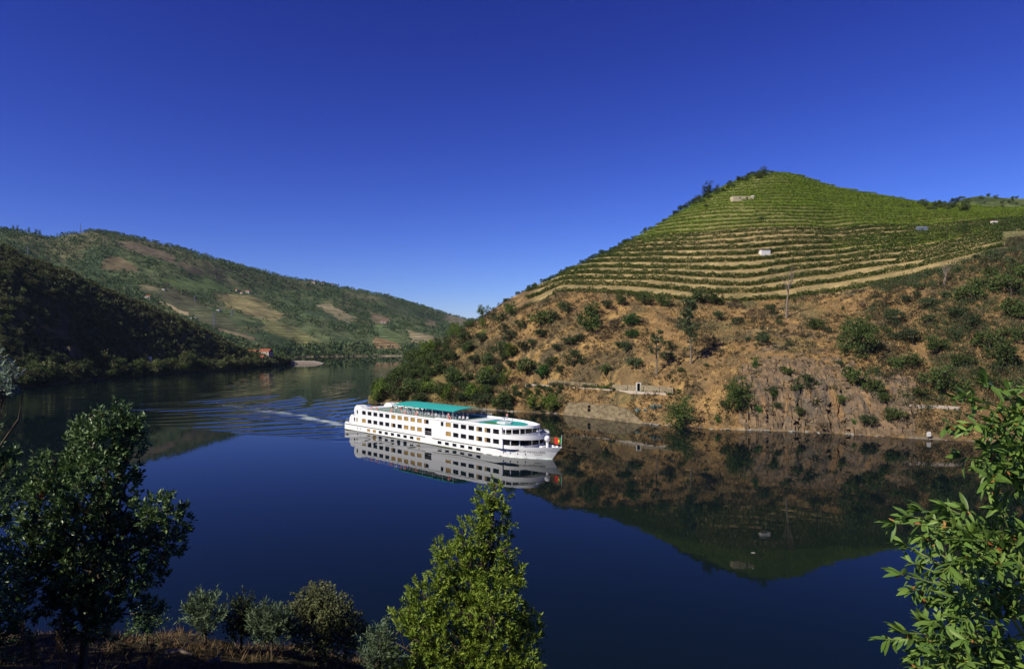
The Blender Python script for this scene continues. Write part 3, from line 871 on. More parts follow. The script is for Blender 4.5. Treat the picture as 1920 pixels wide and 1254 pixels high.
# sun deck: slab, fascia with rounded nose, forward oval
fo = [(40, -B - .03)] + bow_line(52.5, 66.9, B + .05, 35) + [(40, B + .03)]
fo[0] = (40, -B - .05); fo[-1] = (40, B + .05)
fi = [(40, -B + .2)] + bow_line(52.5, 66.5, B - .25, 35) + [(40, B - .2)]
MB().wall(fo, fi, 5.98, 6.52).build('sun_deck_fascia', M['white'], ship)
MB().prism([(5.3, -B + .1), (40, -B + .1)] + bow_line(52.5, 66.5, B - .2, 35) + [(40, B - .1), (5.3, B - .1)], 6.06, 6.16).build('sun_deck', M['white'], ship)
MB().prism([(9.2, -B + .35), (40, -B + .35), (47, -B + .8), (47, B - .8), (40, B - .35), (9.2, B - .35)], 6.164, 6.18).build('deck_covering', M['deckgreen'], ship)
th = np.linspace(0, 2 * math.pi, 40)[:-1]
MB().prism([(56.8 + 6.6 * math.cos(t), 4.35 * math.sin(t)) for t in th], 6.165, 6.19).build('pool_surround', M['teal'], ship)
MB().prism([(55.2 + 2.6 * math.cos(t), -1.6 + 1.2 * math.sin(t)) for t in th], 6.192, 6.21).build('deck_mat', plain('deck_mat_green', (0.05, 0.17, 0.04), 0.8), ship)
mb = MB(); mb.prism([(57.4 + 1.9 * math.cos(t), 1.6 * math.sin(t)) for t in np.linspace(0, 2 * math.pi, 9)[:-1]], 6.16, 6.5)
mb.build('pool_rim', M['white'], ship)
mb = MB(); mb.tube([(57.4, 0, 6.5), (57.4, 0, 7.3)], .12, 8); mb.box(57.1, 57.7, -.9, .9, 7.3, 7.45); mb.build('radar_scanner', M['white'], ship)
mb = MB(); mb.box(49.0, 52.0, -4.6, 4.6, 6.165, 6.33); mb.build('white_platform', M['white'], ship)
# fascia along the after part with open rail
for side in (-1, 1):
    mb = MB(); y = side * (B + .02)
    mb.box(9.0, 40, min(y, y - side * .12), max(y, y - side * .12), 6.0, 6.3)
    mb.build('deck_edge', M['white'], ship)
    mb = MB()
    for z in (6.65, 6.95, 7.2): mb.tube([(9.2, side * 5.55, z), (47.5, side * 5.5, z)], .022, 5)
    for s in np.arange(9.2, 47.6, 1.9): mb.tube([(s, side * 5.55, 6.2), (s, side * 5.55, 7.2)], .025, 5)
    mb.build('deck_rail', M['steel'], ship)
    # funnel fairing on the quarter
    prof = [(5.0, 4.06), (4.75, 5.6), (5.0, 6.35), (6.0, 7.05), (7.6, 7.05), (8.9, 6.25), (8.9, 6.1), (5.32, 6.1), (5.32, 4.06)]
    ya, yb = sorted((side * (B - .02), side * (B - 1.9)))
    V = [(x, ya, z) for x, z in prof] + [(x, yb, z) for x, z in prof]; n = len(prof)
    mb = MB().add(V, [(i, (i + 1) % n, n + (i + 1) % n, n + i) for i in range(n)] + [tuple(range(n))[::-1], tuple(range(n, 2 * n))])
    mb.build('funnel_fairing', M['white'], ship)
    prof = [(3.42, 1.78), (2.7, 1.85), (2.3, 2.5), (2.55, 3.5), (3.3, 4.3), (4.7, 4.32), (4.7, 4.07), (3.42, 4.07)]
    n = len(prof); V = [(x, ya, z) for x, z in prof] + [(x, yb, z) for x, z in prof]
    mb = MB().add(V, [(i, (i + 1) % n, n + (i + 1) % n, n + i) for i in range(n)] + [tuple(range(n))[::-1], tuple(range(n, 2 * n))])
    mb.build('stern_fairing', M['white'], ship)
# stern walls and after decks
mb = MB(); mb.box(3.42, 3.56, -3.8, 3.8, 1.78, 4.06); mb.box(5.3, 5.45, -3.8, 3.8, 4.06, 6.1); mb.build('stern_bulkhead', M['white'], ship)
mb = MB(); mb.box(0.1, 0.25, -B + .1, B - .1, 1.78, 2.15); mb.box(.1, 2.3, -B + .1, -B + .22, 1.78, 2.1); mb.box(.1, 2.3, B - .22, B - .1, 1.78, 2.1); mb.build('stern_bulwark', M['white'], ship)
mb = MB()
for z in (2.5, 2.85): mb.tube([(.3, -5.2, z), (.3, 5.2, z)], .03, 5)
for y in np.linspace(-5.2, 5.2, 8): mb.tube([(.3, y, 2.1), (.3, y, 2.85)], .03, 5)
mb.build('stern_rail', M['steel'], ship)
# teal canopy on posts
V, Fc = [], []
ny, nx = 9, 15
for i in range(nx):
    for j in range(ny):
        s = 21.5 + 24.0 * i / (nx - 1); y = -4.6 + 9.2 * j / (ny - 1)
        V.append((s, y, 8.25 + 0.42 * (1 - (y / 4.6) ** 2) + 0.05 * math.sin(i * math.pi)))
for i in range(nx - 1):
    for j in range(ny - 1):
        q = i * ny + j; Fc.append((q, q + ny, q + ny + 1, q + 1))
n0 = len(V)
V += [(x, y, z - .14) for x, y, z in V]
Fc += [tuple(n0 + i for i in f[::-1]) for f in Fc[:]]
bd = [i * ny for i in range(nx)] + [(nx - 1) * ny + j for j in range(1, ny)] + [i * ny + ny - 1 for i in range(nx - 2, -1, -1)] + [j for j in range(ny - 2, 0, -1)]
for k in range(len(bd)):
    a_, b_ = bd[k], bd[(k + 1) % len(bd)]; Fc.append((a_, b_, n0 + b_, n0 + a_))
canopy = obj('canopy', mesh_data('canopy', V, Fc, M['teal'], smooth=False), ship)
for s in np.linspace(22, 45, 7):
    for y in (-4.5, 4.5): MB().tube([(s, y, 6.16), (s, y, 8.2)], .05, 6).build('canopy_post', M['steel'], ship)
# bow fittings
mb = MB(); mb.tube([(67.9, 0, 1.75), (67.9, 0, 5.5)], .07, 8); mb.box(67.75, 68.05, -.7, .7, 5.45, 5.6); mb.build('bow_mast', M['white'], ship)
mb = MB(); mb.tube([(70.2, 0, 1.75), (70.2, 0, 3.5)], .28, 10); mb.build('radar_post', M['white'], ship)
mb = MB()
pr = [(0.02, 0), (.45, .1), (.62, .45), (.6, .85), (.42, 1.15), (.02, 1.3)]
V = [(70.2 + r_ * math.cos(t), r_ * math.sin(t), 3.5 + z_) for r_, z_ in pr for t in np.linspace(0, 2 * math.pi, 13)[:-1]]
mb.add(V, [(i * 12 + k, i * 12 + (k + 1) % 12, (i + 1) * 12 + (k + 1) % 12, (i + 1) * 12 + k) for i in range(5) for k in range(12)])
mb.build('radar_dome', M['white'], ship, smooth=True)
mb = MB(); mb.box(68.8, 69.6, -.9, .9, 1.76, 2.5); mb.tube([(71.2, -.8, 2.1), (71.2, .8, 2.1)], .3, 10); mb.box(70.9, 71.5, -1, -.8, 1.76, 2.5); mb.box(70.9, 71.5, .8, 1, 1.76, 2.5)
mb.build('anchor_winch', M['white'], ship)
mb = MB(); mb.tube([(74.0, 0, 2.5), (74.2, 0, 5.3)], .04, 6)
staff = mb.build('flagstaff', M['white'], ship)
# flag streaming aft from the staff: green hoist, red fly, yellow disc
V, Fc, mi = [], [], []
for i in range(13):
    for j in range(5):
        f = i / 12
        V.append((74.15 - 2.1 * f, 0.22 * math.sin(f * 7) * f + .05, 3.35 + 1.35 * j / 4 - 0.18 * f + 0.05 * math.sin(f * 9)))
for i in range(12):
    for j in range(4):
        Fc.append((i * 5 + j, (i + 1) * 5 + j, (i + 1) * 5 + j + 1, i * 5 + j + 1)); mi.append(0 if i < 5 else 1)
fl = obj('flag', mesh_data('flag', V, Fc, [M['flaggreen'], M['red']], midx=mi, smooth=True), ship)
for sd in (-.03, .13):
    MB().tube([(73.3, .06 + sd - .01, 3.95), (73.3, .06 + sd + .01, 3.95)], .27, 14).build('emblem', M['yellow'], fl)

# lettering on the bow, wrapped on the flared hull
def lettering(name, text, size, s0, z0, width, shear=0.0):
    cu = bpy.data.curves.new('lettering', 'FONT'); cu.body = text; cu.size = size; cu.shear = shear; cu.resolution_u = 2
    to = bpy.data.objects.new('lettering_source', cu); COL.objects.link(to)
    dg = bpy.context.evaluated_depsgraph_get(); dg.update()
    me = bpy.data.meshes.new_from_object(to.evaluated_get(dg))
    bpy.data.objects.remove(to, do_unlink=True); bpy.data.curves.remove(cu)
    co = np.array([v.co[:] for v in me.vertices])
    w = co[:, 0].max() - co[:, 0].min()
    x = (co[:, 0] - co[:, 0].min()) * width / w; z = z0 + co[:, 1]
    s = s0 + x
    for k, v in enumerate(me.vertices): v.co = (s[k], -(float(hb_at(s[k], z[k])) + 0.035), z[k])
    me.materials.clear(); me.materials.append(M['gold'])
    obj(name, me, ship)
lettering('ship_name', 'FERNÃO DE MAGALHÃES', 0.62, 63.9, 1.22, 6.9)
lettering('home_port', 'PORTO', 0.34, 68.6, 0.78, 1.5, 0.25)


def ship_pt(s, y, z):
    p = STERN + UH * s + VH * y
    return Vector((p[0], p[1], z))


# life rings on the rail, each its own thing
V, Fc = [], []
for i in range(16):
    for k in range(6):
        a_, b_ = 2 * math.pi * i / 16, 2 * math.pi * k / 6
        r_ = .34 + .11 * math.cos(b_)
        V.append((r_ * math.cos(a_), .09 * math.sin(b_), r_ * math.sin(a_)))
for i in range(16):
    for k in range(6): Fc.append((i * 6 + k, ((i + 1) % 16) * 6 + k, ((i + 1) % 16) * 6 + (k + 1) % 6, i * 6 + (k + 1) % 6))
ring = mesh_data('life_ring', V, Fc, [M['orange'], M['white']], midx=[1 if (i // 6) % 4 == 0 else 0 for i in range(96)], smooth=True)
ords = ['first', 'second', 'third', 'fourth', 'fifth', 'sixth', 'seventh', 'eighth', 'ninth', 'tenth']
for n_, s in enumerate([13.2, 15.6, 22.2, 28.0, 32.6, 45.2]):
    props(obj('life_ring', ring, None, ship_pt(s, -5.68, 6.75), HEAD), 'orange life ring on the near deck rail of the ship, %s from the stern' % ords[n_], 'life ring', 'life rings on the ship rail')

# deck furniture
mb = MB()
mb.box(-.25, .25, -.25, .25, .40, .45); mb.box(-.28, -.22, -.25, .25, .45, .95)
chair_seat = mb.data('seat', M['white'])
mb = MB()
for x in (-.23, .23):
    for y in (-.23, .23): mb.box(x - .02, x + .02, y - .02, y + .02, 0, .40)
chair_legs = mb.data('leg_frame', M['steel'])
rr = random.Random(5)
def chair(s, y, rz, label):
    e = empty('deck_chair', ship_pt(s, y, 6.19), HEAD + rz)
    props(e, label, 'chair', 'white deck chairs on the sun deck')
    obj('seat', chair_seat, e); obj('leg_frame', chair_legs, e)
for kc, s in enumerate(np.arange(24.5, 44, 1.5)):
    for y, rw in ((-3.9, 'near'), (-1.6, 'middle'), (1.8, 'far')):
        chair(s + rr.uniform(-.2, .2), y + rr.uniform(-.2, .2), rr.uniform(-.6, .6) + rr.choice([0, math.pi]), 'white chair in the %s row under the teal canopy, %s from the stern' % (rw, (ords + ['eleventh', 'twelfth', 'thirteenth'])[kc]))
for k, s in enumerate((46.0, 46.9, 48.0)): chair(s, -3.4 + .3 * k, 2.6, '%s white chair on the open deck ahead of the teal canopy' % ords[k])
mb = MB()
mb.add([(-.9, -.3, .3), (.4, -.3, .3), (.4, .3, .3), (-.9, .3, .3), (1.0, -.3, .85), (1.0, .3, .85), (-.9, -.3, .36), (.4, -.3, .36), (.4, .3, .36), (-.9, .3, .36), (1.0, -.3, .91), (1.0, .3, .91)],
       [(3, 2, 1, 0), (2, 5, 4, 1), (6, 7, 8, 9), (7, 10, 11, 8), (0, 1, 7, 6), (2, 3, 9, 8), (3, 0, 6, 9), (1, 4, 10, 7), (5, 2, 8, 11), (4, 5, 11, 10)])
for x in (-.8, .3):
    for y in (-.25, .25): mb.box(x - .03, x + .03, y - .03, y + .03, 0, .3)
lng = mb.data('sun_lounger', M['white'])
for k, (s, y) in enumerate([(11.2, 3.2), (14.0, 3.2), (17.0, 3.2)]):
    props(obj('sun_lounger', lng, None, ship_pt(s, y, 6.19), HEAD + 2.0, 1.25), 'white sun lounger on the after deck of the ship, %s from the stern' % ords[k], 'sun lounger', 'loungers on the after deck')

# people: one continuous skinned body each
M['skin'] = plain('skin', (0.42, 0.24, 0.16), 0.6); M['hair'] = plain('hair', (0.06, 0.04, 0.025), 0.7)
def body(seated):
    if not seated:
        J = {'pel': (0, 0, .92), 'bel': (0, 0, 1.1), 'che': (0, 0, 1.32), 'nek': (0, 0, 1.48), 'hd0': (.01, 0, 1.56), 'hd1': (.02, 0, 1.68),
             'h1': (0, .1, .86), 'k1': (.03, .11, .48), 'a1': (-.01, .11, .08), 't1': (.14, .12, .04), 'h2': (0, -.1, .86), 'k2': (.05, -.11, .48), 'a2': (.02, -.11, .08), 't2': (.17, -.12, .04),
             's1': (0, .19, 1.38), 'e1': (-.02, .25, 1.1), 'w1': (.1, .22, .88), 'f1': (.14, .2, .8), 's2': (0, -.19, 1.38), 'e2': (.02, -.26, 1.12), 'w2': (.22, -.2, 1.08), 'f2': (.3, -.16, 1.1)}
    else:
        J = {'pel': (0, 0, .5), 'bel': (-.03, 0, .68), 'che': (-.05, 0, .9), 'nek': (-.04, 0, 1.06), 'hd0': (-.02, 0, 1.14), 'hd1': (0, 0, 1.26),
             'h1': (.06, .1, .5), 'k1': (.44, .12, .5), 'a1': (.42, .12, .1), 't1': (.56, .13, .04), 'h2': (.06, -.1, .5), 'k2': (.44, -.12, .5), 'a2': (.44, -.12, .1), 't2': (.58, -.13, .04),
             's1': (-.05, .19, .96), 'e1': (0, .25, .7), 'w1': (.22, .2, .64), 'f1': (.3, .18, .63), 's2': (-.05, -.19, .96), 'e2': (0, -.25, .7), 'w2': (.22, -.2, .64), 'f2': (.3, -.18, .63)}
    E = [('pel', 'bel'), ('bel', 'che'), ('che', 'nek'), ('nek', 'hd0'), ('hd0', 'hd1'), ('pel', 'h1'), ('h1', 'k1'), ('k1', 'a1'), ('a1', 't1'), ('pel', 'h2'), ('h2', 'k2'), ('k2', 'a2'), ('a2', 't2'),
         ('che', 's1'), ('s1', 'e1'), ('e1', 'w1'), ('w1', 'f1'), ('che', 's2'), ('s2', 'e2'), ('e2', 'w2'), ('w2', 'f2')]
    RAD = dict(pel=.15, bel=.14, che=.16, nek=.06, hd0=.085, hd1=.095, h1=.1, k1=.065, a1=.045, t1=.04, s1=.075, e1=.045, w1=.035, f1=.04)
    names = list(J); me = bpy.data.meshes.new('body_source')
    me.from_pydata([J[n] for n in names], [(names.index(a), names.index(b)) for a, b in E], [])
    o = bpy.data.objects.new('body_source', me); COL.objects.link(o)
    md = o.modifiers.new('skin', 'SKIN')
    for i, n in enumerate(names):
        r_ = RAD.get(n, RAD.get(n[:-1] + '1', .06)); me.skin_vertices[0].data[i].radius = (r_, r_)
    me.skin_vertices[0].data[0].use_root = True
    o.modifiers.new('sub', 'SUBSURF').levels = 1
    dg = bpy.context.evaluated_depsgraph_get(); dg.update()
    out_ = bpy.data.meshes.new_from_object(o.evaluated_get(dg)); bpy.data.objects.remove(o, do_unlink=True)
    head = J['hd0'][2] - .03; hip = J['pel'][2] + .02
    idx = []
    for p in out_.polygons:
        c_ = p.center
        if c_.z > head + .13 or (c_.z > head + .03 and c_.x < J['hd0'][0] - .02): k = 3
        elif c_.z > head - .06: k = 2
        elif abs(c_.y) > .2 and c_.z < J['e1'][2]: k = 2
        elif c_.z > hip or (seated and c_.x < .05 and c_.z > hip - .1): k = 0
        else: k = 1
        if c_.x > .24 and abs(c_.y) < .24 and not seated and c_.z > 1: k = 2
        if seated and c_.x > .12 and c_.z > .58: k = 2
        idx.append(k)
    return out_, idx
stand, sidx = body(False); sit, tidx = body(True)
shirts = {'red': (0.50, .03, .03), 'white': (.75, .75, .72), 'blue': (.06, .12, .32), 'pale yellow': (.6, .5, .2), 'black': (.03, .03, .035), 'pink': (.6, .25, .25)}
SH = {k: plain('shirt_' + k.replace(' ', '_'), v, .8) for k, v in shirts.items()}
PT = [plain('trousers_dark', (.05, .05, .07), .8), plain('trousers_khaki', (.3, .24, .15), .8)]
def person(src, idx, s, y, rz, shirt, label, tr=0, z=6.19):
    me = src.copy(); me.name = 'person'; me.materials.clear()
    for m_ in (SH[shirt], PT[tr], M['skin'], M['hair']): me.materials.append(m_)
    me.polygons.foreach_set('material_index', np.array(idx, dtype=np.int32))
    props(obj('person', me, None, ship_pt(s, y, z), HEAD + rz), label, 'person', 'passengers on the sun deck')
person(stand, sidx, 16.2, 2.6, 1.0, 'red', 'person in red standing on the after deck beside the sun loungers')
person(stand, sidx, 19.8, -3.6, -1.5, 'black', 'person in black standing at the near rail behind the canopy', 1)
person(stand, sidx, 20.9, -3.1, -2.0, 'white', 'person in white standing just behind the canopy end', 1)
person(stand, sidx, 22.4, -4.3, -1.2, 'white', 'person in white standing at the first canopy post')
person(stand, sidx, 24.9, -4.7, -1.6, 'red', 'person in red standing at the near rail under the after end of the canopy', 1)
person(sit, tidx, 27.6, -3.9, 0.4, 'blue', 'person in blue seated under the after half of the canopy')
person(sit, tidx, 30.6, -3.9, 2.8, 'pale yellow', 'person in pale yellow seated under the canopy middle')
person(sit, tidx, 33.6, -1.6, 0, 'white', 'person in white seated deep under the canopy')
person(sit, tidx, 36.6, -3.9, 3.0, 'pink', 'person in pink seated under the forward half of the canopy')
person(stand, sidx, 43.9, -4.9, -1.2, 'pink', 'person in pink standing at the near rail by the forward canopy end')
person(sit, tidx, 47.0, -3.1, 2.6, 'red', 'person in red seated on the open deck ahead of the canopy')
person(stand, sidx, 54.2, 3.9, 2.2, 'pink', 'person with bare arms standing alone near the teal pool surround', 1)
# ------------------------------------------------------------------ trees and scrub
def lobed(rng, k, w=1.0, h=1.0, z0=0.35):
    L_ = []
    for i in range(k):
        a = rng.uniform(0, 2 * math.pi); r = rng.uniform(0.1, 0.62) * w
        s = rng.uniform(0.34, 0.56)
        L_.append((r * math.cos(a), r * math.sin(a), z0 + h * rng.uniform(0.1, 1.0) * (1 - 0.45 * r / w), s * w, s * w, s * 0.85 * max(h, .6)))
    return L_


def limbs(rng, lobes, base=0.06, fork=0.3):
    mb = MB()
    mb.tube([(0, 0, -0.35), (rng.uniform(-.03, .03), rng.uniform(-.03, .03), fork * .5), (0, 0, fork)], [base * 1.3, base, base * .8], 6)
    for l in lobes[:6]:
        c = np.array(l[:3]); mid = np.array([0, 0, fork]) * .4 + c * .55 + rng.normal(size=3) * .04
        mb.tube([(0, 0, fork * .9), mid, c], [base * .6, base * .4, base * .18], 5, cap=False)
    return mb


PROTO = {}
def proto(key, mat, seed, k=7, w=1.0, h=1.0, z0=0.35, n=950, leaf=0.11, per=22, barkm='bark', fork=0.3, up=0.35):
    rng = np.random.default_rng(seed)
    lb = lobed(rng, k, w, h, z0)
    V, Fc = crown_cloud(lb, n, leaf, leaf * .75, rng, per=per, shell=0.5, up=up)
    V[:, 2] = np.maximum(V[:, 2], -0.12)
    PROTO.setdefault(key, []).append((mesh_data('crown', V, Fc, M[mat]), limbs(rng, lb, 0.055, fork).data('trunk', M[barkm]), V, Fc))
for i in range(4): proto('olive', 'olive', 200 + i, k=7, h=.75, z0=.3)
for i in range(4): proto('green', 'green', 220 + i, k=9, h=.85, z0=.3, n=1200)
for i in range(2): proto('lime', 'lime', 240 + i, k=8, h=1.0, z0=.35, n=1000)
for i in range(2): proto('bright', 'bright', 250 + i, k=8, h=.8, z0=.3, n=1000)
for i in range(3): proto('dry', 'dry', 260 + i, k=7, h=.7, z0=.25, n=520, leaf=.1)
for i in range(5): proto('dark', 'dark', 280 + i, k=9, h=.9, z0=.3, n=650, leaf=.15)
for i in range(3): proto('tall', 'olive', 300 + i, k=9, w=.62, h=1.9, z0=.45, n=1000, leaf=.1, fork=.5)
for i in range(2): proto('pine', 'green', 310 + i, k=9, w=.7, h=1.4, z0=.6, n=900, leaf=.1, fork=.6)
proto('oak', 'green', 320, k=16, w=1.0, h=.95, z0=.3, n=4200, leaf=.07, per=34)
proto('shore', 'green', 330, k=16, w=.95, h=1.35, z0=.25, n=4200, leaf=.07, per=34)
proto('shore', 'green', 333, k=12, w=.95, h=.8, z0=.15, n=2400, leaf=.08, per=34)

pick = random.Random(11)
PLACED = []
def plant(key, p, width, label, group=None, name='bush', cat='bush', parts=True, tall=1.0, which=None):
    pr = PROTO[key][which if which is not None else pick.randrange(len(PROTO[key]))]
    s = width / 2
    sc = (s * pick.uniform(.9, 1.1), s * pick.uniform(.9, 1.1), s * tall * pick.uniform(.85, 1.15))
    rz = pick.uniform(0, 6.28)
    if parts:
        e = empty(name, p, rz, sc)
        obj('crown', pr[0], e); obj('trunk', pr[1], e)
    else:
        e = obj(name, pr[0], None, p, rz, sc)
    props(e, label, cat, group)
    PLACED.append((p.x, p.y, s))
    return e


def on(hill, px, py, r0=0):
    return hill.at(px, py, r0) - Vector((0, 0, 0.15))


# --- single trees and bushes of the right bank, as they stand in the photograph: px, base py, width px, kind
G1 = 'bushes on the dry slope below the vineyard'
L1 = {'olive': 'grey green scrub bush on the dry orange slope below the vineyard', 'green': 'dark green leafy bush on the dry orange slope below the vineyard',
      'bright': 'bright green bush on the dry orange slope', 'dry': 'withered brown bush on the dry orange slope', 'tall': 'upright grey green shrub on the dry orange slope'}
RB = [(988, 702, 36, 'green'), (1031, 692, 26, 'green'), (1075, 684, 40, 'olive'), (1048, 700, 20, 'olive'), (1065, 648, 30, 'olive'), (1018, 634, 26, 'olive'),
      (1013, 612, 38, 'green'), (1101, 622, 48, 'green'), (1109, 598, 36, 'green'), (1187, 613, 38, 'bright'), (1185, 637, 28, 'bright'), (1135, 704, 23, 'green'), (1192, 692, 38, 'olive'),
      (1328, 648, 38, 'dry'), (1430, 642, 26, 'olive'), (1325, 690, 12, 'olive'), (1174, 660, 26, 'olive'), (1252, 678, 28, 'olive'), (1255, 655, 24, 'olive'),
      (1130, 640, 30, 'dry'), (1150, 625, 36, 'dry'), (1160, 655, 20, 'olive'), (1090, 640, 22, 'olive'), (1045, 660, 20, 'olive'), (980, 660, 26, 'olive'), (955, 640, 26, 'olive'), (975, 618, 24, 'olive'),
      (940, 660, 30, 'olive'), (945, 620, 22, 'olive'), (960, 690, 24, 'olive'), (930, 685, 22, 'dry'), (1000, 650, 18, 'olive'), (1040, 600, 22, 'olive'), (1060, 585, 26, 'olive'), (1140, 580, 24, 'olive'),
      (1165, 573, 22, 'green'), (1210, 573, 30, 'green'), (1240, 575, 30, 'green'), (1340, 573, 36, 'green'), (1310, 570, 30, 'green'), (1380, 580, 26, 'dry'), (1410, 600, 28, 'dry'), (1350, 600, 24, 'olive'),
      (1380, 610, 20, 'olive'), (1400, 640, 14, 'olive'), (1445, 590, 24, 'olive'), (1460, 610, 14, 'olive'), (1529, 618, 30, 'green'), (1552, 624, 17, 'olive'), (1503, 634, 19, 'dry'), (1430, 650, 28, 'olive'),
      (1681, 612, 46, 'olive'), (1713, 648, 44, 'olive'), (1759, 662, 46, 'green'), (1790, 600, 46, 'olive'), (1830, 542, 38, 'green'), (1822, 568, 50, 'green'), (1853, 522, 28, 'green'), (1896, 555, 58, 'green'),
      (1896, 596, 52, 'green'), (1822, 618, 42, 'olive'), (1856, 658, 60, 'green'), (1879, 690, 56, 'green'), (1678, 692, 38, 'green'), (1713, 692, 38, 'green'), (1761, 735, 62, 'green'), (1642, 700, 17, 'green'),
      (1604, 728, 44, 'green'), (1635, 740, 34, 'green'), (1661, 755, 30, 'green'), (1726, 748, 30, 'green'), (1684, 795, 42, 'green'), (1512, 728, 42, 'olive'), (1477, 706, 28, 'green'), (1563, 738, 20, 'green'),
      (1457, 770, 24, 'olive'), (1543, 808, 27, 'dry'), (1635, 800, 36, 'olive'), (1449, 746, 30, 'olive'), (1740, 610, 36, 'olive'), (1745, 580, 32, 'olive'), (1700, 570, 22, 'olive'), (1770, 560, 24, 'olive'),
      (1660, 575, 30, 'dry'), (1640, 560, 26, 'dry'), (1620, 580, 30, 'dry'), (1790, 640, 30, 'olive'), (1810, 690, 40, 'green'), (1900, 640, 40, 'green'), (1915, 520, 40, 'green'), (1895, 500, 26, 'olive'),
      (1720, 560, 24, 'olive'), (1680, 640, 30, 'olive'), (1650, 660, 24, 'olive'), (1800, 740, 44, 'green'), (1850, 730, 40, 'green'), (1580, 760, 20, 'green'), (1500, 780, 18, 'green'), (1420, 775, 16, 'bright'),
      (1345, 790, 14, 'bright'), (1600, 800, 14, 'bright'), (1360, 770, 24, 'olive'), (1420, 690, 20, 'bright'), (1480, 650, 16, 'olive'), (1575, 690, 18, 'olive'), (1490, 740, 22, 'olive'), (1530, 760, 18, 'olive')]
for px, py, w, k in RB:
    p = on(rh, px, py)
    plant(k, p, w * p.y / F * (1.3 if px < 1640 else 1.15), L1[k], G1)
def solo(key, px, py, w, label, cat='tree', name='tree', tall=1.0, which=None, hill=rh, group=None):
    p = on(hill, px, py)
    return plant(key, p, w * p.y / F * 1.25, label, group, name, cat, True, tall, which)
solo('oak', 1612, 668, 78, 'large round dark green oak on the scrub slope above the rock face', name='oak_tree', tall=1.05)
solo('shore', 1278, 806, 56, 'dark leafy tree leaning over the water between grass bank and rock face', name='shore_tree', which=0)
solo('shore', 1383, 765, 54, 'round grey green tree standing at the left end of the rock face', name='shore_tree', which=0)
solo('bright', 1014, 714, 34, 'bright emerald bush beside the track wall', 'bush', 'bush', 1.25)
solo('lime', 1002, 772, 30, 'yellow green bush at the waterline, left of the pair beside the stone wall', 'bush', 'bush', 1.3)
solo('lime', 1031, 776, 34, 'yellow green bush at the waterline, right one of the pair beside the stone wall', 'bush', 'bush', 1.35)
solo('olive', 1735, 388, 14, 'small round tree on the skyline right of the vineyard', 'tree', 'tree')


def tall_tree(px, py, top, wpx, label, name, trunk_frac, seed, lean=0.0, n=1500, mat='olive', crowns=None):
    p = on(rh, px, py); m_ = p.y / F
    h = (py - top) * m_; w = wpx * m_ / 2
    rng = np.random.default_rng(seed)
    e = empty(name, p)
    lb = []
    for i in range(crowns or 9):
        f = rng.uniform(trunk_frac, 0.97); a = rng.uniform(0, 6.28); r = w * rng.uniform(.1, .65)
        lb.append((lean * h * f + r * math.cos(a), r * math.sin(a), h * f, w * .42, w * .42, w * .55))
    V, Fc = crown_cloud(lb, n, .55, .4, rng, per=30)
    obj('crown', mesh_data('crown', V, Fc, M[mat]), e)
    mb = MB(); top_ = h * .93
    mb.tube([(0, 0, -.5), (lean * h * .4, .1, h * .4), (lean * top_, 0, top_)], [.32, .24, .08], 8)
    for l in lb: mb.tube([(lean * l[2] * .8, 0, l[2] * .8), l[:3]], [.12, .04], 5, cap=False)
    mb.build('trunk', M['pale_bark'], e)
    props(e, label, 'tree')
tall_tree(1231, 703, 622, 36, 'slender tree with small round crown on bare trunk above the track wall', 'slender_tree', .62, 401, n=700, crowns=7)
tall_tree(1296, 684, 570, 52, 'tall shaggy eucalyptus with pale trunk on the slope below the vineyard', 'eucalyptus_tree', .3, 403, -0.03, n=2300, crowns=16)

# bare dead tree
def bare(px, py, top, seed, label):
    p = on(rh, px, py); h = (py - top) * p.y / F
    rng = np.random.default_rng(seed)
    e = empty('bare_tree', p)
    mb = tw = MB()
    mb.tube([(0, 0, -.5), (.3, 0, h * .3), (.9, .1, h * .55)], [.45, .34, .22], 8)
    for i in range(7):
        f = rng.uniform(.4, .56); b0 = np.array([.3 + .6 * (f - .3) / .25, .05, h * f])
        d = np.array([rng.uniform(-.5, .6), rng.uniform(-.4, .4), 1.0]); ln = h * rng.uniform(.3, .46)
        b1 = b0 + d * ln * .5 + rng.normal(size=3) * .2; b2 = b0 + d * ln + rng.normal(size=3) * .5
        mb.tube([b0, b1, b2], [.15, .09, .03], 5, cap=False)
        for k in range(9):
            q = b0 + (b2 - b0) * rng.uniform(.3, 1); dd = np.array([rng.uniform(-.9, .9), rng.uniform(-.7, .7), rng.uniform(.3, 1)])
            tw.tube([q, q + dd * rng.uniform(.8, 2.2)], [.035, .012], 3, cap=False)
    mb.build('trunk', M['pale_bark'], e)
    props(e, label, 'tree')
bare(1474, 597, 495, 5, 'tall bare leafless tree standing before the lowest vine rows')
bare(1770, 535, 495, 8, 'small bare leafless tree at right below the vine rows')

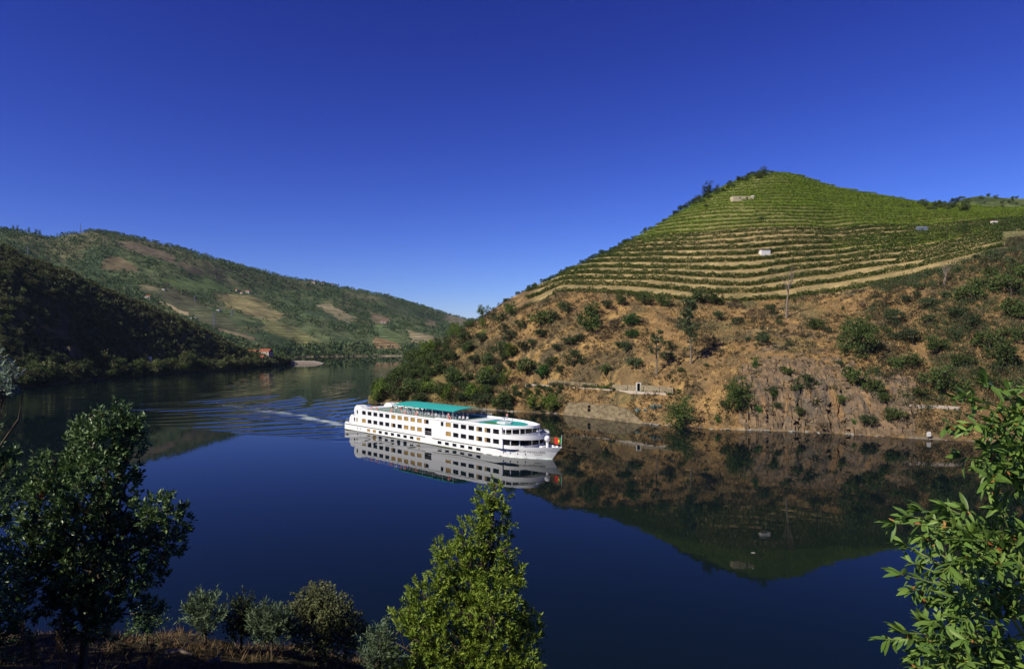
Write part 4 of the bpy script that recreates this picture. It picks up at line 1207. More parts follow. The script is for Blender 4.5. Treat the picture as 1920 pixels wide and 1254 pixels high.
# --- leafy belt round the left foot of the vineyard hill
rng = np.random.default_rng(21)
G2 = 'leafy trees and bushes round the foot of the vineyard hill'
for i in range(125):
    px = rng.uniform(706, 960); t = (px - 700) / 260
    i_ = rh.col_index(px)
    dsh, dcr = rh.kd[i_, 1], rh.kd[i_, 4]
    f = rng.beta(0.8, 1.6) if px > 820 else rng.uniform(0, 1.1)
    d = dsh + .5 + f * (dcr - dsh)
    p = Vector(((px - 960) / F * d, d, rh.z_at(px, d) - .15))
    low = f < .25
    wpx = rng.uniform(26, 48) if low else rng.uniform(18, 38)
    k = 'green' if (px < 860 or rng.random() < .5) else ('olive' if rng.random() < .8 else 'lime')
    if rng.random() < .3: k = 'lime' if rng.random() < .7 else 'green'
    plant(k, p, wpx * d / F * .92, {'green': 'dark green bush in the leafy belt round the left foot of the vineyard hill', 'olive': 'grey green bush in the leafy belt round the left foot of the vineyard hill',
          'lime': 'yellow green bush in the leafy belt round the left foot of the vineyard hill'}[k], G2, parts=wpx > 18, tall=1.15)
# low growth by the track embankment
for i in range(60):
    px = rng.uniform(940, 1050); i_ = rh.col_index(px)
    f = rng.uniform(0.02, .95); d = rh.kd[i_, 1] + f * (rh.kd[i_, 2] - rh.kd[i_, 1])
    p = Vector(((px - 960) / F * d, d, rh.z_at(px, d) - .1))
    plant('green' if rng.random() < .4 else 'olive', p, rng.uniform(8, 18) * d / F, 'low green shrub on the embankment between track and water', 'shrubs on the track embankment', parts=False)

# --- small shrubs scattered over the slope
rng = np.random.default_rng(23)
cnt = 0
while cnt < 150:
    px = rng.uniform(900, 1990); i_ = rh.col_index(px)
    d = rng.uniform(rh.kd[i_, 2] - 6, rh.kd[i_, 3] + 3)
    x = (px - 960) / F * d
    dens = 0.35 + 0.65 * smooth01(fbm(np.array([x / 16]), np.array([d / 16]), 141, 3)[0], -.1, .3) + (.5 if px > 1640 else 0)
    if rng.random() > dens: continue
    wpx = rng.choice([6, 8, 10, 14, 18], p=[.3, .25, .22, .15, .08]) * (1.35 if px > 1640 else 1)
    k = rng.choice(['olive', 'green', 'dry'], p=[.5, .28, .22])
    p = Vector((x, d, rh.z_at(px, d) - .1))
    plant(k, p, wpx * d / F, {'olive': 'small grey green shrub scattered over the dry slope', 'green': 'small dark green shrub scattered over the dry slope', 'dry': 'small withered shrub scattered over the dry slope'}[k],
          'small shrubs scattered over the dry slope', 'shrub', 'shrub', parts=False)
    cnt += 1

# --- skyline and vineyard trees
G3 = 'dark bushes along the left skyline of the vineyard hill'
for i in range(85):
    px = rng.uniform(945, 1330); i_ = rh.col_index(px)
    d = rh.kd[i_, 4] + rng.uniform(-4, 5); wpx = rng.uniform(5, 12) * (1 + .8 * smooth01(px, 1230, 1320))
    plant('green' if rng.random() < .6 else 'olive', Vector(((px - 960) / F * d, d, rh.z_at(px, d) - .2)), wpx * d / F, 'dark bush on the left skyline of the vineyard hill', G3, 'shrub', 'shrub', parts=False)
for i in range(50):
    px = rng.uniform(1300, 1445); i_ = rh.col_index(px); t = (px - 1300) / 145
    d = rh.kd[i_, 4] - rng.uniform(0, 18) * (1 - .2 * t)
    plant('green' if rng.random() < .5 else 'olive', Vector(((px - 960) / F * d, d, rh.z_at(px, d) - .2)), rng.uniform(8, 17) * d / F, 'low bush in the scrub just under the hilltop', 'scrub under the hilltop', 'shrub', 'shrub', parts=False)
TOPS = [(1432, 333, 24, .9, 'pine', 'dark pine on the very top of the vineyard hill'), (1422, 336, 18, .8, 'pine', 'smaller dark pine beside the hilltop pine'),
        (1383, 341, 13, .75, 'tall', 'leftmost of the small upright trees left of the hilltop'), (1392, 339, 11, .7, 'tall', 'middle of the small upright trees left of the hilltop'), (1402, 337, 13, .75, 'tall', 'rightmost of the small upright trees left of the hilltop'),
        (1331, 366, 30, .75, 'tall', 'tall dark tree on the left skyline shoulder'), (1320, 368, 24, .7, 'tall', 'dark tree left of the shoulder tree on the skyline'), (1308, 376, 18, .65, 'tall', 'lowest dark tree on the left skyline shoulder'),
        (1346, 360, 18, .6, 'tall', 'dark tree right of the shoulder tree on the skyline'), (1505, 336, 12, 1.1, 'green', 'lone round bush on the skyline right of the hilltop'),
        (1428, 413, 13, 1.1, 'olive', 'lone olive tree among the upper vine rows'), (1326, 390, 13, .8, 'green', 'dark bush at the left edge of the upper vines'), (1801, 438, 30, 1.0, 'green', 'large dark round tree below the right skyline')]
for px, py, w, tl, k, lab in TOPS:
    i_ = rh.col_index(px); p = on(rh, px, py, rh.row0[3])
    plant(k, p, w * p.y / F, lab, None, 'tree', 'tree', True, tl)
for k, (px, w) in enumerate([(1612, 9), (1628, 11), (1641, 8), (1652, 11), (1672, 10), (1690, 13), (1703, 11)]):
    p = on(rh, px, 391, rh.row0[3])
    plant('green', p, w * p.y / F, 'small round olive tree in the row below the right skyline, %s from the left' % ords[k], 'row of olive trees below the skyline', 'olive_tree', 'tree')
for i in range(26):
    px = rng.uniform(1722, 1830); py = rng.uniform(384, 398)
    p = on(rh, px, py, rh.row0[3])
    plant('green' if rng.random() < .6 else 'olive', p, rng.uniform(10, 22) * p.y / F, 'dark tree in the clump on the right skyline', 'clump of trees on the right skyline', 'tree', 'tree', parts=False)
for i in range(40):
    px = rng.uniform(1790, 1990); i_ = bh.col_index(px); r_ = rng.integers(25, 51)
    p = Vector((bh.X[i_, r_], bh.Y[i_, r_], bh.Z[i_, r_]))
    plant('green', p, rng.uniform(5, 12) * p.y / F, 'small dark tree on the rear hill behind the vineyard', 'trees on the rear hill', 'tree', 'tree', parts=False)

# --- vine rows along the terraces
rng = np.random.default_rng(31)
def row_points(q):
    pts = []
    for i_ in range(0, rh.D.shape[0], 1):
        px = rh.px[i_]
        if px < 985 or px > (1905 if q < 2.7 else 2150): continue
        sl = slice(rf, rc + 1)
        qq = Q[i_, sl]
        if qq[0] > q or qq[-1] < q: continue
        j = int(np.argmax(qq >= q)); j0 = max(1, j)
        f = (q - qq[j0 - 1]) / max(1e-6, qq[j0] - qq[j0 - 1])
        D_ = rh.D[i_, sl]; Z_ = rh.Z[i_, sl]
        d = D_[j0 - 1] + f * (D_[j0] - D_[j0 - 1]); z = Z_[j0 - 1] + f * (Z_[j0] - Z_[j0 - 1])
        pts.append(((px - 960) / F * d, d, z, px))
    return np.array(pts)


def vine_row(q, label, group, dens, hgt, size, gap=0.0, px_hi=2200, mat='vine'):
    P = row_points(q)
    if len(P) < 12: return
    if px_hi < 2200: P = P[P[:, 3] < px_hi]
    seg = np.linalg.norm(np.diff(P[:, :2], axis=0), axis=1); ok = seg < 6
    n = rng.poisson(seg * dens * ok)
    idx = np.repeat(np.arange(len(seg)), n); t = rng.random(len(idx))[:, None]
    C = P[idx, :3] * (1 - t) + P[idx + 1, :3] * t
    keep = vnoise(C[:, 0] / 3.0, C[:, 1] / 3.0 + q * 7, 151) > gap
    C = C[keep]
    if len(C) < 30: return
    C[:, 0] += rng.normal(size=len(C)) * .25; C[:, 1] += rng.normal(size=len(C)) * .3
    hv = hgt * (.65 + .7 * vnoise(C[:, 0] / 2, C[:, 1] / 2, 153))
    C[:, 2] += .1 + hv * rng.random(len(C)) ** .8
    D = rng.normal(size=(len(C), 3)) * np.array([.9, .7, .6]) + np.array([0, -.1, .3])
    V, Fc = leaf_quads(C, D, size * (.6 + .8 * rng.random(len(C))), size * .8, rng)
    props(obj('vine_row', mesh_data('vine_row', V, Fc, M[mat])), label, 'vine row', group)
GV = 'vine rows on the terraces'
ord2 = ['lowest', 'second', 'third', 'fourth', 'fifth', 'sixth', 'seventh', 'eighth', 'ninth', 'tenth', 'eleventh', 'twelfth']
def nth(n):
    u_ = ['zeroth', 'lowest', 'second', 'third', 'fourth', 'fifth', 'sixth', 'seventh', 'eighth', 'ninth', 'tenth', 'eleventh', 'twelfth', 'thirteenth', 'fourteenth', 'fifteenth', 'sixteenth', 'seventeenth', 'eighteenth', 'nineteenth']
    if n < 20: return u_[n]
    t_ = {2: 'twent', 3: 'thirt', 4: 'fort', 5: 'fift', 6: 'sixt', 7: 'sevent'}[n // 10]
    return t_ + 'ieth' if n % 10 == 0 else t_ + 'y-' + (u_[n % 10] if n % 10 > 1 else 'first')
vn = 0
for n_ in range(0, 36):
    if n_ < 8: offs = ((.16, 52, 2.0, .55, .04), (.36, 26, 1.3, .5, .15))
    elif n_ < 11: offs = ((.14, 46, 1.7, .52, .04), (.4, 18, .8, .5, .5))
    elif n_ < 18: offs = ((.12, 30, 1.25, .52, .06), (.58, 18, 1.1, .5, .25))
    else: offs = ((.1, 22, 1.1, .55, .12), (.55, 19, 1.0, .55, .2))
    for q_, de, hg, sz, gp in offs:
        vn += 1
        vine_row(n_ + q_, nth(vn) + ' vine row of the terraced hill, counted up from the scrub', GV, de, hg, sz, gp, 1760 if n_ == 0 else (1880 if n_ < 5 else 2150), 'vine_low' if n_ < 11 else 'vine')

# --- plots where the vines close into one green cover
def vine_plot(poly, n, label):
    xs, ys = zip(*poly)
    P = []
    sl = slice(rf, rc + 4)
    ins = inpoly(rh.PX()[:, sl] + 6 * fbm(rh.X[:, sl] / 12, rh.Y[:, sl] / 12, 157, 2), rh.ypx()[:, sl] + 3 * fbm(rh.X[:, sl] / 12, rh.Y[:, sl] / 12, 158, 2), poly)
    ii, jj = np.nonzero(ins); jj = jj + rf
    if len(ii) == 0: return
    k = rng.integers(0, len(ii), n)
    C = np.stack([rh.X[ii[k], jj[k]], rh.Y[ii[k], jj[k]], rh.Z[ii[k], jj[k]]], 1) + np.concatenate([rng.normal(size=(n, 2)) * .5, (rng.random((n, 1)) * 1.0)], 1)
    row = np.sin(C[:, 2] * 4.2 + 2 * fbm(C[:, 0] / 15, C[:, 1] / 15, 159, 2)) > -.45
    C = C[row]
    V, Fc = leaf_quads(C, rng.normal(size=C.shape) + np.array([0, -.1, .3]), .35 + .4 * rng.random(len(C)), .45, rng)
    props(obj('vine_plot', mesh_data('vine_plot', V, Fc, M['vine'])), label, 'vineyard', kind='stuff')
vine_plot([(1375, 364), (1420, 349), (1500, 345), (1570, 368), (1520, 388), (1395, 386)], 9000, 'closed green vine plot round the ruin below the hilltop')
vine_plot([(1190, 450), (1270, 412), (1345, 412), (1320, 430), (1215, 458)], 5000, 'bright green vine plot at the left edge of the middle terraces')
vine_plot([(1540, 462), (1640, 436), (1790, 432), (1815, 448), (1700, 464), (1570, 476)], 9000, 'bright green vine plot on the right of the terraces near the shed')
vine_plot([(1560, 395), (1700, 402), (1850, 430), (1830, 440), (1650, 428), (1540, 410)], 7000, 'green vine plot below the row of olive trees')

# --- dry grass over the slope
rng = np.random.default_rng(33)
nt = 90000
ci = rng.integers(0, rh.D.shape[0], nt)
dd = rh.kd[ci, 1] + 1 + rng.random(nt) * (rh.kd[ci, 3] + 2 - rh.kd[ci, 1])
xx = (rh.px[ci] - 960) / F * dd
keep = (fbm(xx / 6, dd / 6, 161, 3) + rng.normal(size=nt) * .25 > -.1) & (rh.px[ci] > 840)
ci, dd, xx = ci[keep], dd[keep], xx[keep]
zz = np.array([np.interp(d_, rh.D[c_], rh.Z[c_]) for c_, d_ in zip(ci, dd)])
P = np.stack([xx, dd, zz - .05], 1)
D = rng.normal(size=P.shape) * .5 + np.array([0, 0, .8])
V, Fc = leaf_quads(P, D, .3 + .5 * rng.random(len(P)), .22 + .25 * rng.random(len(P)), rng)
props(obj('dry_grass', mesh_data('dry_grass', V, Fc, M['grass'])), 'orange dry grass covering the slope below the vineyard', 'grass', kind='stuff')

# --- low scrub too small to tell apart
nt = 14000
ci = rng.integers(0, rh.D.shape[0], nt)
top_ = np.where(rh.px[ci] > 1885, rh.kd[ci, 3] + 45, rh.kd[ci, 3] + 3)
top_ = np.where(rh.px[ci] < 960, rh.kd[ci, 4] + 3, top_)
dd = rh.kd[ci, 1] + 2 + rng.random(nt) * (top_ - rh.kd[ci, 1])
xx = (rh.px[ci] - 960) / F * dd
big = (rh.px[ci] > 1640) | (rh.px[ci] < 930)
keep = (fbm(xx / 13, dd / 13, 163, 3) + rng.normal(size=nt) * .2 + .22 * big > .02) & (rh.px[ci] > 715) & (rh.px[ci] < 2050)
big = big[keep]
ci, dd, xx = ci[keep], dd[keep], xx[keep]
zz = np.array([np.interp(d_, rh.D[c_], rh.Z[c_]) for c_, d_ in zip(ci, dd)])
r_ = (.35 + .9 * rng.random(len(ci)) ** 2) * np.where(big, 1.5, 1.0); kk = 36
C = np.repeat(np.stack([xx, dd, zz + r_ * .3], 1), kk, 0); rr_ = np.repeat(r_, kk); u = unit(rng.normal(size=C.shape))
C = C + u * (rr_ * (.5 + .5 * rng.random(len(rr_))))[:, None] * np.array([1, 1, .8])
V, Fc = leaf_quads(C, u + rng.normal(size=C.shape) * .7 + np.array([0, 0, .4]), .16 + .22 * rr_, .13 + .17 * rr_, rng)
props(obj('low_scrub', mesh_data('low_scrub', V, Fc, M['scrub'])), 'low olive and brown scrub between the bushes of the dry slope', 'scrub', kind='stuff')

# --- thicket closing over the far right of the slope
nt = 1500
ci = rng.integers(rh.col_index(1630), rh.col_index(2020), nt)
dd = rh.kd[ci, 1] + 6 + rng.random(nt) * (rh.kd[ci, 3] + 6 - rh.kd[ci, 1])
xx = (rh.px[ci] - 960) / F * dd
keep = fbm(xx / 11, dd / 11, 167, 3) + .35 * smooth01(rh.px[ci], 1640, 1800) + rng.normal(size=nt) * .12 > .24
ci, dd, xx = ci[keep], dd[keep], xx[keep]
zz = np.array([np.interp(d_, rh.D[c_], rh.Z[c_]) for c_, d_ in zip(ci, dd)])
r_ = .8 + 1.5 * rng.random(len(ci)); kk = 90
C = np.repeat(np.stack([xx, dd, zz + r_ * .4], 1), kk, 0); rr_ = np.repeat(r_, kk); u = unit(rng.normal(size=C.shape))
C = C + u * (rr_ * (.55 + .5 * rng.random(len(rr_))))[:, None] * np.array([1, 1, .8])
V, Fc = leaf_quads(C, u + rng.normal(size=C.shape) * .7 + np.array([0, 0, .4]), .3, .25, rng)
props(obj('thicket', mesh_data('thicket', V, Fc, M['olive'])), 'dark olive thicket closing over the far right of the dry slope', 'thicket', kind='stuff')

# --- wooded hill on the left: the trees that show largest one by one, the rest as one wood
rng = np.random.default_rng(41)
G4 = 'trees covering the dark wooded hill'
n_single = 0
spots = []
tries = 0
while len(spots) < 4300 and tries < 30000:
    tries += 1
    px = rng.uniform(-260, 545); i_ = lh.col_index(px)
    a_, b_ = lh.kd[i_, 1], lh.kd[i_, 3] + 12
    d = a_ + .5 + rng.random() * (b_ - a_)
    x = (px - 960) / F * d
    if rng.random() > .75 + .25 * smooth01(fbm(np.array([x / 25]), np.array([d / 25]), 171, 3)[0], -.2, .2): continue
    shore = d < a_ + 10
    w = rng.uniform(4, 10) if shore else rng.uniform(3.2, 7.5)
    spots.append((w / d * (2.0 if px > 0 else 0.2), px, d, x, w, shore))
for i in range(70):
    px = rng.uniform(-40, 545); i_ = lh.col_index(px); d = lh.kd[i_, 1] + rng.uniform(0, 14)
    spots.append((9, px, d, (px - 960) / F * d, rng.uniform(4.5, 14), True))
spots.sort(key=lambda q: -q[0])
VV, FF, nb = [], [], 0
for k, (_, px, d, x, w, shore) in enumerate(spots):
    p = Vector((x, d, lh.z_at(px, d) - .3))
    if k < 290:
        if shore: plant('green' if rng.random() < .55 else 'dark', p, w, 'large dark tree along the water at the foot of the wooded hill', 'waterside trees of the wooded hill', 'tree', 'tree', True, 1.15)
        else: plant('dark' if rng.random() < .75 else 'green', p, w, 'dark tree on the shaded wooded hill', G4, 'tree', 'tree', False, 1.1)
    else:
        pr = PROTO['dark'][rng.integers(0, 5)]
        q_ = rng.permutation(len(pr[3]))[:75]
        V0 = pr[2].reshape(-1, 4, 3)[q_].reshape(-1, 3).copy()
        ctr = V0.reshape(-1, 4, 3).mean(1, keepdims=True); V0 = ((V0.reshape(-1, 4, 3) - ctr) * 2.1 + ctr).reshape(-1, 3)
        a = rng.uniform(0, 6.28); ca, sa = math.cos(a), math.sin(a)
        V0 = np.stack([V0[:, 0] * ca - V0[:, 1] * sa, V0[:, 0] * sa + V0[:, 1] * ca, V0[:, 2]], 1) * (w / 2) + np.array(p)
        VV.append(V0); FF.append(np.arange(len(V0)).reshape(-1, 4) + nb); nb += len(V0)
props(obj('wood', mesh_data('wood', np.concatenate(VV), np.concatenate(FF), M['dark'])), 'dark wood covering the shaded hill on the left bank', 'wood', kind='stuff')

# --- far woodland on the distant ridge (one mass), denser in the gullies and along the far bank
rng = np.random.default_rng(43)
nt = 21000
ci = rng.integers(0, len(fh.px), nt); ri = rng.integers(fh.row0[1], fh.row0[4] + 6, nt)
px_ = fh.px[ci]
ok = (px_ > -60) & (px_ < 960)
ok &= field[ci, ri] < .5
dn = fbm(fh.X[ci, ri] / 110, fh.Y[ci, ri] / 110, 181, 3) - .5 * gul[ci, ri]
low = fh.Z[ci, ri] < 14
ok &= (dn + rng.normal(size=nt) * .22 > -.12) | (low & (rng.random(nt) < .9)) | (rng.random(nt) < .15)
ci, ri = ci[ok], ri[ok]; low = low[ok]
P0 = np.stack([fh.X[ci, ri], fh.Y[ci, ri], fh.Z[ci, ri]], 1) + np.concatenate([rng.normal(size=(len(ci), 2)) * 4, np.zeros((len(ci), 1))], 1)
r_ = (2.0 + 2.6 * rng.random(len(ci))) * np.where(low, 1.4, 1.0) * (P0[:, 1] / 1300) ** .5
k = 16
C = np.repeat(P0, k, 0); rr_ = np.repeat(r_, k)
u = unit(rng.normal(size=C.shape))
C = C + u * rr_[:, None] * np.array([1, 1, .75]) * .7 + np.stack([0 * rr_, 0 * rr_, rr_ * .55], 1)
V, Fc = leaf_quads(C, u + rng.normal(size=C.shape) * .7 + np.array([0, 0, .4]), rr_ * .62, rr_ * .6, rng)
props(obj('far_woodland', mesh_data('far_woodland', V, Fc, M['far'])), 'scrub and woodland covering the distant ridge', 'woodland', kind='stuff')
# ------------------------------------------------------------------ houses, walls, masts
def stone(name, c1, c2, scale):
    m, N, L, out = nmat(name)
    tc = N.new('ShaderNodeTexCoord')
    v = N.new('ShaderNodeTexVoronoi'); v.inputs['Scale'].default_value = scale
    v2 = N.new('ShaderNodeTexVoronoi'); v2.feature = 'DISTANCE_TO_EDGE'; v2.inputs['Scale'].default_value = scale
    mp = N.new('ShaderNodeMapping'); mp.inputs['Scale'].default_value = (1, 1, 1.7)
    L.new(tc.outputs['Object'], mp.inputs[0]); L.new(mp.outputs[0], v.inputs['Vector']); L.new(mp.outputs[0], v2.inputs['Vector'])
    nz = N.new('ShaderNodeTexNoise'); nz.inputs['Scale'].default_value = .6; nz.inputs['Detail'].default_value = 6; L.new(tc.outputs['Object'], nz.inputs['Vector'])
    sp = N.new('ShaderNodeSeparateColor'); L.new(v.outputs['Color'], sp.inputs[0])
    ad = N.new('ShaderNodeMath'); ad.operation = 'ADD'; L.new(sp.outputs[0], ad.inputs[0]); L.new(nz.outputs['Fac'], ad.inputs[1])
    mr = N.new('ShaderNodeMapRange'); mr.inputs['From Max'].default_value = 1.6; L.new(ad.outputs[0], mr.inputs[0])
    mx = N.new('ShaderNodeMix'); mx.data_type = 'RGBA'; mx.inputs['A'].default_value = (*c1, 1); mx.inputs['B'].default_value = (*c2, 1); L.new(mr.outputs[0], mx.inputs['Factor'])
    b = N.new('ShaderNodeBsdfPrincipled'); b.inputs['Roughness'].default_value = .95; b.inputs['Specular IOR Level'].default_value = .1
    L.new(mx.outputs['Result'], b.inputs['Base Color'])
    bp = N.new('ShaderNodeBump'); bp.inputs['Strength'].default_value = .8; bp.inputs['Distance'].default_value = .15
    cl_ = N.new('ShaderNodeMath'); cl_.operation = 'MINIMUM'; cl_.inputs[1].default_value = .12; L.new(v2.outputs['Distance'], cl_.inputs[0])
    L.new(cl_.outputs[0], bp.inputs['Height']); L.new(bp.outputs['Normal'], b.inputs['Normal'])
    L.new(b.outputs[0], out.inputs[0])
    return m


M['stone'] = stone('masonry_stone', (0.06, 0.05, 0.03), (0.25, 0.195, 0.11), .9)
M['palestone'] = stone('pale_masonry', (0.15, 0.12, 0.07), (0.32, 0.26, 0.16), 1.2)
M['concrete'] = plain('concrete', (0.46, 0.38, 0.29), .9, .1, var=.2, scale=.5, bump=.3)
M['plaster'] = plain('white_plaster', (0.72, 0.69, 0.61), .9, .1, var=.08, scale=1)
M['tile'] = plain('roof_tile', (0.27, 0.085, 0.045), .9, .1, var=.3, scale=2)
M['tanwall'] = plain('tan_render', (0.46, 0.39, 0.24), .95, .1, var=.25, scale=.8)
M['farplaster'] = plain('far_plaster', (0.50, 0.47, 0.40), .9, .1, var=.15, scale=.5)
M['darkstone'] = plain('weathered_stone', (0.10, 0.085, 0.06), .95, .1, var=.3, scale=1)
M['zinc'] = plain('sheet_metal', (0.17, 0.20, 0.25), .5, .4, var=.2, scale=1)
M['hole'] = plain('dark_opening', (0.01, 0.01, 0.01), .9, .1)
M['post'] = plain('post_wood', (0.08, 0.065, 0.05), .9, .1)


def building(name, p, w, dp, h, label, wallm='plaster', roofm='tile', rz=0.0, pitch=.28, wins=2, door=True, cat='house', group=None):
    e = empty(name, p, rz)
    MB().box(-w / 2, w / 2, -dp / 2, dp / 2, -1.5, h).build('wall', M[wallm], e)
    if roofm:
        o_ = .25
        rm = MB()
        V = [(-w / 2 - o_, -dp / 2 - o_, h + .01), (w / 2 + o_, -dp / 2 - o_, h + .01), (w / 2 + o_, dp / 2 + o_, h + .01), (-w / 2 - o_, dp / 2 + o_, h + .01), (-w / 2 - o_, 0, h + dp * pitch), (w / 2 + o_, 0, h + dp * pitch)]
        rm.add(V, [(3, 2, 1, 0), (0, 1, 5, 4), (2, 3, 4, 5), (1, 2, 5), (3, 0, 4)])
        rm.build('roof', M[roofm], e)
    xs = np.linspace(-w / 2, w / 2, wins + 3)[1:-1] if wins else []
    for k, x in enumerate(xs):
        if door and k == len(xs) // 2:
            MB().box(x - .5, x + .5, -dp / 2 - .02, -dp / 2 + .05, -.2, min(2.0, h * .8)).build('door', M['hole'], e)
        else:
            wn_ = MB().box(x - .4, x + .4, -dp / 2 - .02, -dp / 2 + .05, h * .42, h * .78).build('window', M['hole'], e)
            MB().box(x - .5, x + .5, -dp / 2 - .08, -dp / 2 + .03, h * .42 - .1, h * .42).build('sill', M[wallm], wn_)
    props(e, label, cat, group)
    return e


p = rh.at(1433, 476, rf); building('hut', p, 4.4, 3.0, 1.7, 'small white hut with red tiled roof among the middle vine rows', rz=.15, wins=0, pitch=.07)
p = rh.at(1391, 377, rf)
e = building('ruined_house', p, 12.5, 4.5, 2.1, 'long roofless tan stone ruin near the top of the vineyard', 'tanwall', None, rz=.1, wins=1, cat='ruin')
MB().box(5.3, 6.3, -2.35, 2.3, 2.1, 2.7).build('gable', M['plaster'], e)
p = rh.at(1728, 434, rf); building('shed', p, 4.6, 3, 1.2, 'grey blue sheet metal shed on the right of the vineyard', 'zinc', 'zinc', wins=0, cat='shed')
p = rh.at(1864, 420, rf); building('hut', p, 2.4, 2.2, 1.5, 'tiny white hut far right below the skyline', roofm='tile', wins=0, pitch=.15)

FARH = [(278, 561, 9, 4.5, 'white house with red roof on the shoulder behind the wooded hill', 'tile'), (362, 598, 12, 2.6, 'long low white shed at the lower edge of the distant terraces', None),
        (315, 536, 4, 3, 'tiny pale house above the green field of the distant ridge', 'tile'), (307, 545, 6, 2.5, 'low pale house below the green field of the distant ridge', None),
        (444, 547, 6, 4, 'leftmost house of the farm on the distant terraces', 'tile'), (454, 551, 7, 3, 'low middle house of the farm on the distant terraces', 'tile'), (465, 550, 8, 5, 'white gabled house at the right of the distant farm', 'tile'),
        (577, 532, 10, 5, 'leftmost pale house of the village on the distant ridge', 'tile'), (588, 532, 10, 5, 'second pale house of the village on the distant ridge', 'tile'), (604, 533, 11, 4.5, 'third pale house of the village on the distant ridge', 'tile'),
        (621, 536, 8, 5, 'rightmost pale house of the village on the distant ridge', 'tile'), (719, 606, 13, 5, 'pale farmhouse beside the bare field near the river bend', 'tile'), (410, 584, 6, 2.5, 'small pale hut on the dark distant terraces', None)]
for px, py, w, h, lab, rf_ in FARH:
    building('house', fh.at(px, py), w * .8, 6, h * .75, lab, wallm='farplaster', roofm=rf_, rz=pick.uniform(-.3, .3), wins=2 if w > 7 else 0, door=w > 7, group='houses on the distant ridge')
building('hut', lh.at(277, 676), 4.2, 3, 2.6, 'tiny white hut among dark trees at the left waterside', roofm=None, wins=0)
building('ruined_house', lh.at(127, 664), 6.0, 5, 4.6, 'dark stone ruin half hidden on the wooded hill', 'darkstone', None, wins=1, cat='ruin')
for px, py, w, h, lab in [(474, 667, 8.5, 3.4, 'left orange roofed house by the jetty'), (499, 666, 10, 3.6, 'right orange roofed house by the jetty'), (489, 677, 7, 2.8, 'lowest orange roofed house nearest the water by the jetty')]:
    d = 625 if py < 670 else 602
    z = zpix(d, py)
    building('house', Vector(((px - 960) / F * d, d, z)), w, 7, h, lab, roofm='tile', wallm='concrete', rz=-.25, pitch=.33, wins=3)
# concrete jetty below them
q0 = Vector(((512 - 960) / F * 660, 660, 0)); 
mb = MB(); mb.add([(0, 0, -2), (44, 6, -2), (46, 14, -2), (0, 18, -2), (0, 0, 3.0), (36, 4.5, 2.6), (36, 13, 2.6), (0, 18, 3.0), (46, 6.5, .4), (46, 13.5, .4)],
                  [(0, 1, 8, 5, 4), (1, 2, 9, 8), (2, 3, 7, 6, 9), (3, 0, 4, 7), (4, 5, 6, 7), (5, 8, 9, 6)])
props(mb.build('jetty', M['concrete'], loc=q0), 'pale concrete jetty sloping into the river below the orange roofs', 'jetty')


def wall_line(name, hill, pts, h, th, mat, label, cat='wall', dz=0.0, step=6, depth=2.0, group=None):
    """a wall laid along points of the land given as photograph pixels"""
    P = []
    for (a, b), (c_, d_) in zip(pts[:-1], pts[1:]):
        k = max(2, int(math.hypot(c_ - a, d_ - b) / step))
        for i in range(k): P.append(hill.at(a + (c_ - a) * i / k, b + (d_ - b) * i / k))
    P.append(hill.at(*pts[-1]))
    ys = np.array([p.y for p in P]); zs_ = np.array([p.z for p in P])
    if len(P) > 6:
        ker = np.ones(5) / 5
        ys = np.convolve(np.pad(ys, 2, mode='edge'), ker, 'valid'); zs_ = np.convolve(np.pad(zs_, 2, mode='edge'), ker, 'valid')
    V, Fc = [], []
    for p, y, z in zip(P, ys, zs_):
        V += [(p.x, y, z - depth), (p.x, y, z + h + dz), (p.x, y + th, z + h + dz), (p.x, y + th, z - depth)]
    for i in range(len(P) - 1):
        for k in range(4): Fc.append((i * 4 + k, i * 4 + (k + 1) % 4, (i + 1) * 4 + (k + 1) % 4, (i + 1) * 4 + k))
    Fc += [(3, 2, 1, 0), tuple((len(P) - 1) * 4 + k for k in range(4))]
    o = obj(name, mesh_data(name, V, Fc, mat)); props(o, label, cat, group)
    return o
wall_line('boundary_wall', fh, [(300, 568), (318, 577), (335, 587), (348, 594)], 4.5, 1.5, M['palestone'], 'pale stepped wall running down the shoulder of the distant terraces')
wall_line('boundary_wall', fh, [(408, 620), (440, 629), (479, 640)], 3.5, 1.5, M['palestone'], 'pale road wall on the slope above the orange roofed houses')

# masts and pylons on the distant ridge
def mast(hill, px, py, top, label, spread=.9, arms=2):
    p = hill.at(px, py); h = (py - top) * p.y / F
    e = empty('pylon', p)
    mb = MB()
    for sx in (-1, 1):
        for sy in (-1, 1): mb.tube([(sx * spread, sy * spread, -2), (sx * .15, sy * .15, h)], .16, 4)
    for k in range(5):
        f0, f1 = k / 5, (k + 1) / 5; w0, w1 = spread * (1 - f0) + .15 * f0, spread * (1 - f1) + .15 * f1
        for sy in (-1, 1): mb.tube([(-w0, sy * w0, h * f0), (w1, sy * w1, h * f1)], .1, 3); mb.tube([(w0, sy * w0, h * f0), (-w1, sy * w1, h * f1)], .1, 3)
    mb.build('lattice', M['zinc'], e)
    for k in range(arms): MB().tube([(-2.2, 0, h * (.8 + .12 * k)), (2.2, 0, h * (.8 + .12 * k))], .13, 4).build('cross_arm', M['zinc'], e)
    props(e, label, 'pylon')
mast(fh, 151, 440, 419, 'thin lattice mast on the skyline left of the ridge summit', arms=0)
mast(fh, 52, 480, 463, 'pale pylon low on the left of the distant ridge')
mast(fh, 365, 566, 554, 'pale pylon above the dark terraces of the distant ridge')
mast(fh, 401, 612, 586, 'tall dark pylon on the lower slope of the distant ridge')
mast(fh, 435, 594, 582, 'small pylon right of the tall dark one on the distant ridge')
p = fh.at(185, 438); plant('green', p, 13, 'round tree standing alone on the distant ridge summit', None, 'tree', 'tree', True, 1.1)
